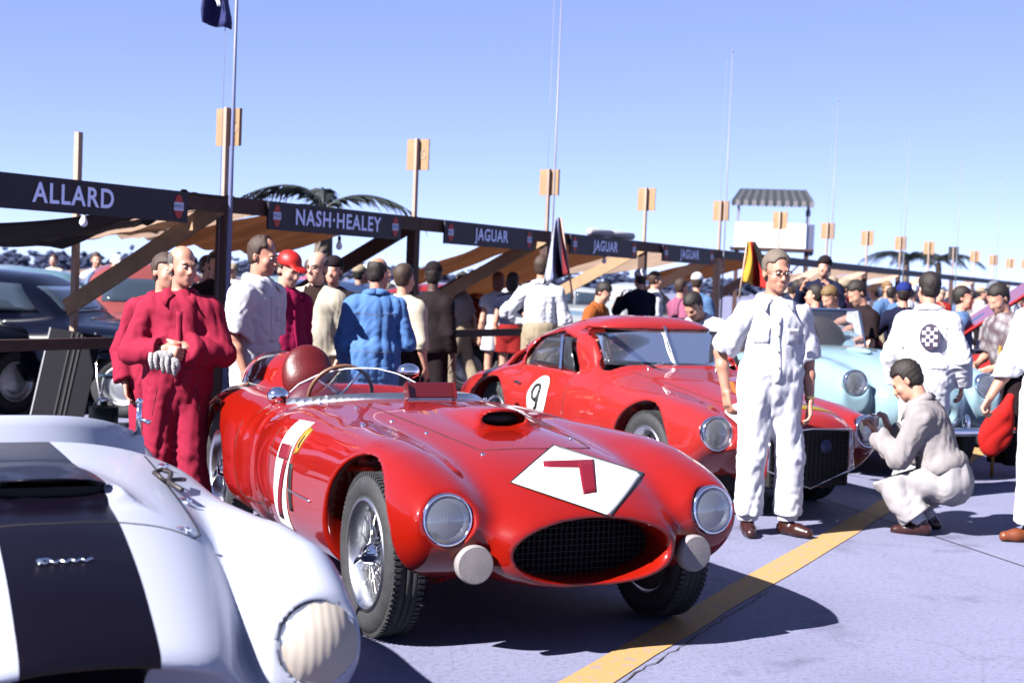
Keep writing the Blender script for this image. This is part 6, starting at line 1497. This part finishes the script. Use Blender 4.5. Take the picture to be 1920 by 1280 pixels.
# ------------------------------------------------------------------ clutter by the stalls
def leaning_panel():
    b = on_ground(102, 806); root = empty('leaning_panel', b); tag(root, 'grey ribbed sheet panel leaning beside the folding chairs', 'panel')
    R = Matrix.Rotation(math.radians(7), 3, 'Y') @ Matrix.Rotation(math.radians(-14), 3, 'X')
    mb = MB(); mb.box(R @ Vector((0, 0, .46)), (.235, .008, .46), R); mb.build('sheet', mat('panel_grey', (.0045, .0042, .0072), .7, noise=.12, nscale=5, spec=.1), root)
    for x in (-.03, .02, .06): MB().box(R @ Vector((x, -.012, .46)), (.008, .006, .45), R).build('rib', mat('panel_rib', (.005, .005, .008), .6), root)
    MB().box(R @ Vector((-.24, -.002, .46)), (.006, .010, .46), R).build('edge_strip', mat('pale_edge', (.2, .2, .22), .5), root)
leaning_panel()
def fuel_can():
    b = on_ground(193, 822); root = empty('fuel_can', b); tag(root, 'dark green steel fuel can standing behind the white race car', 'can')
    MB().lathe([(0, 0), (.12, 0), (.125, .01), (.125, .1), (.128, .105), (.125, .11), (.125, .27), (.128, .275), (.11, .285), (.03, .295), (.03, .33), (0, .33)], (0, 0, 0), (0, 0, 1), 28).build('drum', mat('can_green', (.008, .018, .012), .35, noise=.2), root)
    MB().tube([(-.09, 0, .285), (-.06, 0, .34), (.06, 0, .34), (.09, 0, .285)], .009, 6).build('handle', STEEL, root)
    MB().lathe([(.034, .33), (.034, .36), (0, .362)], (0, 0, 0), (0, 0, 1), 16).build('filler_lid', ALU, root)
fuel_can()
def folding_chair(px, py, rz, label):
    b = on_ground(px, py); root = empty('folding_chair', b, math.radians(rz)); tag(root, label, 'chair', 'folding chairs by the counter rail')
    for sx in (-.2, .2):
        MB().tube([(sx, -.22, 0), (sx, .12, .44), (sx, .22, .86)], .011, 8).build('leg', ALU, root); MB().tube([(sx * .92, .24, 0), (sx * .92, -.14, .46)], .011, 8).build('leg', ALU, root)
    for k in range(5): MB().box((0, -.16 + k * .07, .46), (.19, .028, .009), None, .004).build('seat_slat', mat('chair_blue', (.012, .028, .055), .5), root)
    for z in (.64, .72, .80): MB().box((0, .15 + (z - .44) * .24, z), (.2, .008, .03), None, .004).build('back_slat', mat('chair_blue', (.012, .028, .055), .5), root)
    MB().tube([(-.2, -.2, .03), (.2, -.2, .03)], .010, 6).build('stretcher', ALU, root)
folding_chair(225, 795, 30, 'blue slatted folding chair right of the fuel can'); folding_chair(250, 770, -40, 'blue slatted folding chair farther back, beside the crimson overalls')
def tyre(c, ax, R, w, label, white=False, prop=None):
    root = empty('spare_tyre', c); tag(root, label, 'tyre', 'spare tyres behind the stalls'); ri = R * .60; hw = w / 2
    prof = [(ri, -hw * .6), (ri + .02, -hw * .85), ((ri + R) / 2, -hw * 1.02), (R - .04, -hw * .9), (R, -hw * .5), (R, hw * .5), (R - .04, hw * .9), ((ri + R) / 2, hw * 1.02), (ri + .02, hw * .85), (ri, hw * .6)]
    MB().lathe(prof, (0, 0, 0), ax, 48, True).build('tread', RUBBER, root)
    if white:
        for s_ in (1,): MB().lathe([(ri + .015, s_ * hw * .90), ((ri + R) / 2 - .01, s_ * hw * 1.06), (R - .085, s_ * hw * 1.06)], (0, 0, 0), ax, 48).build('whitewall', mat('whitewall', (.17, .18, .23), .7), root)
c = at_depth(880, 660, 20.5); tyre((c.x, c.y, .335), (.1, -1, .12), .335, .19, 'whitewall tyre standing behind the counter rail', True)
c = at_depth(955, 690, 18.5); tyre((c.x, c.y, .34), (-.75, -.55, .45), .36, .2, 'plain black tyre leaning beside the coupe tail, nearer one')
c = at_depth(985, 680, 19.2); tyre((c.x, c.y, .36), (-.75, -.5, .4), .37, .2, 'plain black tyre leaning beside the coupe tail, farther one')
c = at_depth(905, 690, 19.8); MB_ = MB(); MB_.tube([(c.x - .35, c.y - .3, .45), (c.x + .35, c.y - .5, .08)], .022, 8); tag(MB_.build('red_pole', mat('pole_pink', (.15, .045, .045), .6)), 'pinkish pole slanting across the whitewall tyre', 'pole')
# red bag in the right-hand man's fist
hp = PEOPLE[-1].root; hp_m = Matrix.Translation(hp.location) @ Matrix.Rotation(hp.rotation_euler.z, 4, 'Z'); hw_ = at_depth(1868, 800, 9.6)
f = Field((-.2, -.15, -.25), (.2, .15, .25), .012); f.op(ell_((0, 0, -.04), (.11, .05, .17), Matrix.Rotation(.35, 3, 'Y'))); f.op(cap_((.05, 0, .1), (.08, 0, .2), .05, .03), .06); f.op(wob(.006, 26, 5), 0, 'add')
bag = f.build('red_bag', cloth('scarlet', (.22, .006, .005))); bag.location = hw_; tag(bag, 'scarlet cloth bag hanging at the right edge', 'bag')

# ------------------------------------------------------------------ bystanders
def simple_person(q, H, sleeves, pose='stand', legs='long', hem=False, hair='short', cap=None, detail=True):
    kw = dict(H=H, q=q)
    if pose == 'lean': kw.update(lean=38, pelvis=(0, .1, .92), head=(0, 5, 0), LA=((.05, -.18, -.22), (0, -.2, -.1)), RA=((.05, -.2, -.2), (0, -.2, -.1)))
    elif pose == 'reach': kw.update(lean=10, head=(0, 22, 0), LA=((.07, -.08, -.27), (-.08, -.23, -.06)), RA=((.09, -.02, -.27), (-.12, -.22, -.05)))
    elif pose == 'hips': kw.update(LA=((.18, .04, -.2), (-.16, -.10, -.14)), RA=((.06, .02, -.28), (0, -.07, -.25)))
    elif pose == 'walk': kw.update(LA=((.06, -.08, -.27), (.0, -.14, -.2)), RA=((.06, .12, -.26), (.0, .02, -.25)), LL=((.0, -.14, -.41), (0, .02, -.41), (0, -1, 0)), RL=((0, .10, -.42), (0, .16, -.38), (0, -1, -.2)), pelvis=(0, 0, .945))
    elif pose == 'aim': kw.update(head=(0, 0, 0), LA=((.10, -.16, -.18), (-.12, -.10, .22), (-.3, -.4, .7)), RA=((.10, -.16, -.18), (-.10, -.10, .22), (-.3, -.4, .7)))
    p = Person(**kw); p.body(sk=SK1, legs=(legs == 'shorts'), hands=True, detail=detail)
    if legs == 'shorts': p.garment('shorts', REDT, torso=False, legs=(.55, .55), e=.02, wr=.004, flare=(.03, 0))
    else: p.garment('trousers', KHAKIC, torso=False, legs=(1.95, 1.95), e=.022, wr=.006, flare=(.02, 0), q=q * 1.2)
    p.garment('shirt', WHITEC, sleeves=(sleeves, sleeves), e=.024, wr=.008, fr=26, tuck=.08 if not hem else -.08, hips=hem, flare=(0, .016), q=q * 1.1)
    if hair: p.hair(HAIRD, hair, q=max(q, .010))
    if cap: p.cap_hat(WHITEC, brim=cap == 'brim')
    return p.root
PRO = {k: simple_person(*a, **kw) for k, (a, kw) in {
    'stand': ((.014, 1.74, 1.9), {}), 'tee': ((.014, 1.70, .75), dict(pose='walk')), 'reach': ((.012, 1.70, .8), dict(pose='reach')), 'lean': ((.012, 1.72, 1.9), dict(pose='lean')),
    'cap': ((.014, 1.72, .8), dict(cap='brim', pose='hips')), 'girl': ((.014, 1.62, .3), dict(legs='shorts', hair='long')), 'hat': ((.014, 1.74, 1.9), dict(cap='soft', pose='aim'))}.items()}
fresh = set(PRO)
def stand(kind, px, Y, rz, shirt, trousers, label, hair=HAIRD, z=0.0, sc=1.0, sk=None, group=None, capm=None, X=None):
    if kind in fresh: r = PRO[kind]; fresh.discard(kind)
    else: r = copy_tree(PRO[kind])
    r.location = (X if X is not None else pxX(px, Y), Y, z); r.rotation_euler = (0, 0, math.radians(rz)); r.scale = (sc, sc, sc)
    tag(r, label, 'person', group or 'bystanders around the pits')
    def setm(o, m): o.material_slots[0].link = 'OBJECT'; o.material_slots[0].material = m
    if sk: setm(r, sk)
    for c in r.children:
        n = c.name.split('.')[0]
        if n == 'shirt': setm(c, shirt)
        elif n in ('trousers', 'shorts'): setm(c, trousers)
        elif n == 'hair': setm(c, hair)
        elif n == 'cap': setm(c, capm or WHITEC)
    return r
# near and middle bystanders
stand('hat', 622, 12.6, -10, DARKC, DARKC, 'man in dark clothes behind the cream jacket', HAIRD, sc=.955, capm=DARKC)
stand('stand', 752, 11.6, 150, CREAMC, DARKC, 'person in cream pullover hidden behind the man in pale blue', HAIRB, sc=.93)
stand('tee', 400, 13.4, 30, DARKC, DARKC, 'man in black seen past the first numbered post', HAIRD)
stand('stand', 384, 14.6, 60, WHITEC, DARKC, 'man in white shirt behind the bald man in crimson', HAIRB, sc=.95)
stand('cap', 215, 17.0, 20, NAVYC, DARKC, 'man in navy beside the pale red pickup', HAIRB, sc=.95)
stand('girl', 930, 18.2, 200, WHITEC, WHITEC, 'woman in white top and white shorts', mat('hair_auburn', (.14, .05, .03), .6))
stand('girl', 957, 17.8, 160, NAVYC, REDT, 'woman in navy top and red shorts', HAIRD, sc=1.0)
stand('reach', 1106, 15.5, 60, cloth('orange', (.17, .045, .01)), DARKC, 'person in orange top in the stall shade', HAIRD, sc=.92)
stand('lean', 1340, 12.9, -45, WHITEC, KHAKIC, 'dark-haired man in white leaning over the coupe roof side', HAIRD, sc=.97)
stand('tee', 1272, 19.0, 120, PINKC, WHITEC, 'man in pink shirt beyond the coupe roof', HAIRB, sc=.97)
stand('cap', 1302, 20.0, 160, LBLUEC, KHAKIC, 'man in light blue shirt and white cap beyond the coupe roof', HAIRB)
stand('stand', 1222, 21.0, 100, WHITEC, NAVYC, 'man in white shirt and navy trousers beyond the coupe roof', HAIRB)
stand('hat', 1196, 20.0, 200, NAVYC, NAVYC, 'man in navy beside the fourth numbered post', HAIRD, capm=WHITEC)
stand('tee', 1526, 15.5, -120, REDT, DARKC, 'person in red tee-shirt behind the spectacled man', HAIRD, sc=.95)
stand('reach', 1572, 14.6, -60, WHITEC, DARKC, 'fair-haired boy in white tee-shirt behind the pale blue roadster', HAIRF, sc=.95)
stand('reach', 1628, 14.2, -75, BROWNC, DARKC, 'man in dark brown shirt bending over the pale blue roadster', HAIRD, sc=.985)
stand('cap', 1690, 15.5, 175, NAVYC, DARKC, 'man in navy shirt and blue cap behind the chequered patch man', HAIRD, sc=.96, capm=cloth('cap_blue', (.006, .012, .08)))
stand('hat', 1540, 17.5, -30, NAVYC, NAVYC, 'dark figure raised above the crowd behind the spectacled man', HAIRD, z=.22, capm=DARKC)
crate = MB(); crate.box((pxX(1540, 17.5), 17.5, .11), (.3, .25, .11), None, .01); tag(crate.build('wooden_crate', WOODD), 'brown crate under the raised dark figure', 'crate')
stand('tee', 1798, 14.6, 70, LBLUEC, NAVYC, 'man in light blue shirt behind the raised red bonnet', HAIRD, sc=.97)
stand('cap', 1858, 17.0, 180, GREYC, NAVYC, 'man in grey cap beyond the raised red bonnet', HAIRD, capm=cloth('cap_grey', (.07, .08, .1)))
FLOR = mat('cloth_floral', (.4, .36, .38), .85)
t, N, L = nodes(FLOR); tc = N.new('ShaderNodeTexCoord'); vo = N.new('ShaderNodeTexVoronoi'); vo.inputs['Scale'].default_value = 14; rp = N.new('ShaderNodeValToRGB'); rp.color_ramp.elements[0].color = (.20, .19, .20, 1); rp.color_ramp.elements[1].color = (.05, .03, .036, 1); rp.color_ramp.elements[1].position = .75
L.new(tc.outputs['Object'], vo.inputs['Vector']); L.new(vo.outputs['Distance'], rp.inputs[0]); L.new(rp.outputs[0], N['Principled BSDF'].inputs['Base Color'])
stand('reach', 1895, 12.2, -70, FLOR, BROWNC, 'person in patterned shirt leaning on a yellow staff', HAIRD, sc=.985)
pz = at_depth(1870, 690, 12.0); sf = MB(); sf.tube([(pz.x, pz.y, 0), (pz.x, pz.y, .35), (pz.x + .015, pz.y, 1.12)], .014, 8); tag(sf.build('staff', mat('staff_yellow', (.16, .09, .012), .5)), 'yellow staff held by the person in the patterned shirt', 'staff')
# the crowd along the pit lane and behind the stalls, each one a person
rs = random.Random(77)
PAL = [('white shirt', WHITEC), ('white shirt', WHITEC), ('white shirt', WHITEC), ('cream shirt', CREAMC), ('light blue shirt', LBLUEC), ('navy shirt', NAVYC), ('brown shirt', BROWNC), ('pink shirt', PINKC), ('red shirt', REDT), ('beige shirt', GREYC)]
crowd = []
for i in range(90):
    nm, m = rs.choice(PAL); far = i >= 45
    Y = rs.uniform(19, 34) if not far else rs.uniform(34, 80); tt = (Y - RQ.y) / RU.y; X = RQ.x + RU.x * tt + rs.uniform(-.6, 2.6 + (Y - 18) * .09)
    px = 960 + F_PX * X / Y
    if 1480 < px < 1935: crowd.append((px, X, Y, nm, m, 'far along the pit lane' if far else 'in the crowd by the middle stalls', rs.choice(['stand', 'tee', 'reach', 'cap', 'hat', 'stand'])))
for i in range(26):
    nm, m = rs.choice(PAL); Y = rs.uniform(17, 32); px = rs.uniform(60, 1330); tt = (Y - RQ.y) / RU.y; rowx = RQ.x + RU.x * tt; X = pxX(px, Y)
    if X < rowx - .9: crowd.append((px, X, Y, nm, m, 'among the cars parked behind the stalls', rs.choice(['stand', 'tee', 'cap', 'hat'])))
crowd.sort(key=lambda c: c[0]); count = {}; total = {}
for c in crowd: total[(c[3], c[5])] = total.get((c[3], c[5]), 0) + 1
for px, X, Y, nm, m, where, kind in crowd:
    k = count[(nm, where)] = count.get((nm, where), 0) + 1
    lb = f'{nm} bystander {where}' + (f', {ORD[k - 1]} from the left' if total[(nm, where)] > 1 else '')
    stand(kind, None, Y, rs.uniform(0, 360), m, rs.choice([KHAKIC, DARKC, NAVYC, WHITEC]), lb, rs.choice([HAIRD, HAIRB, HAIRF]), sc=rs.uniform(.93, 1.03), group=f'{nm}s {where}', X=X, capm=rs.choice([WHITEC, KHAKIC, NAVYC]))
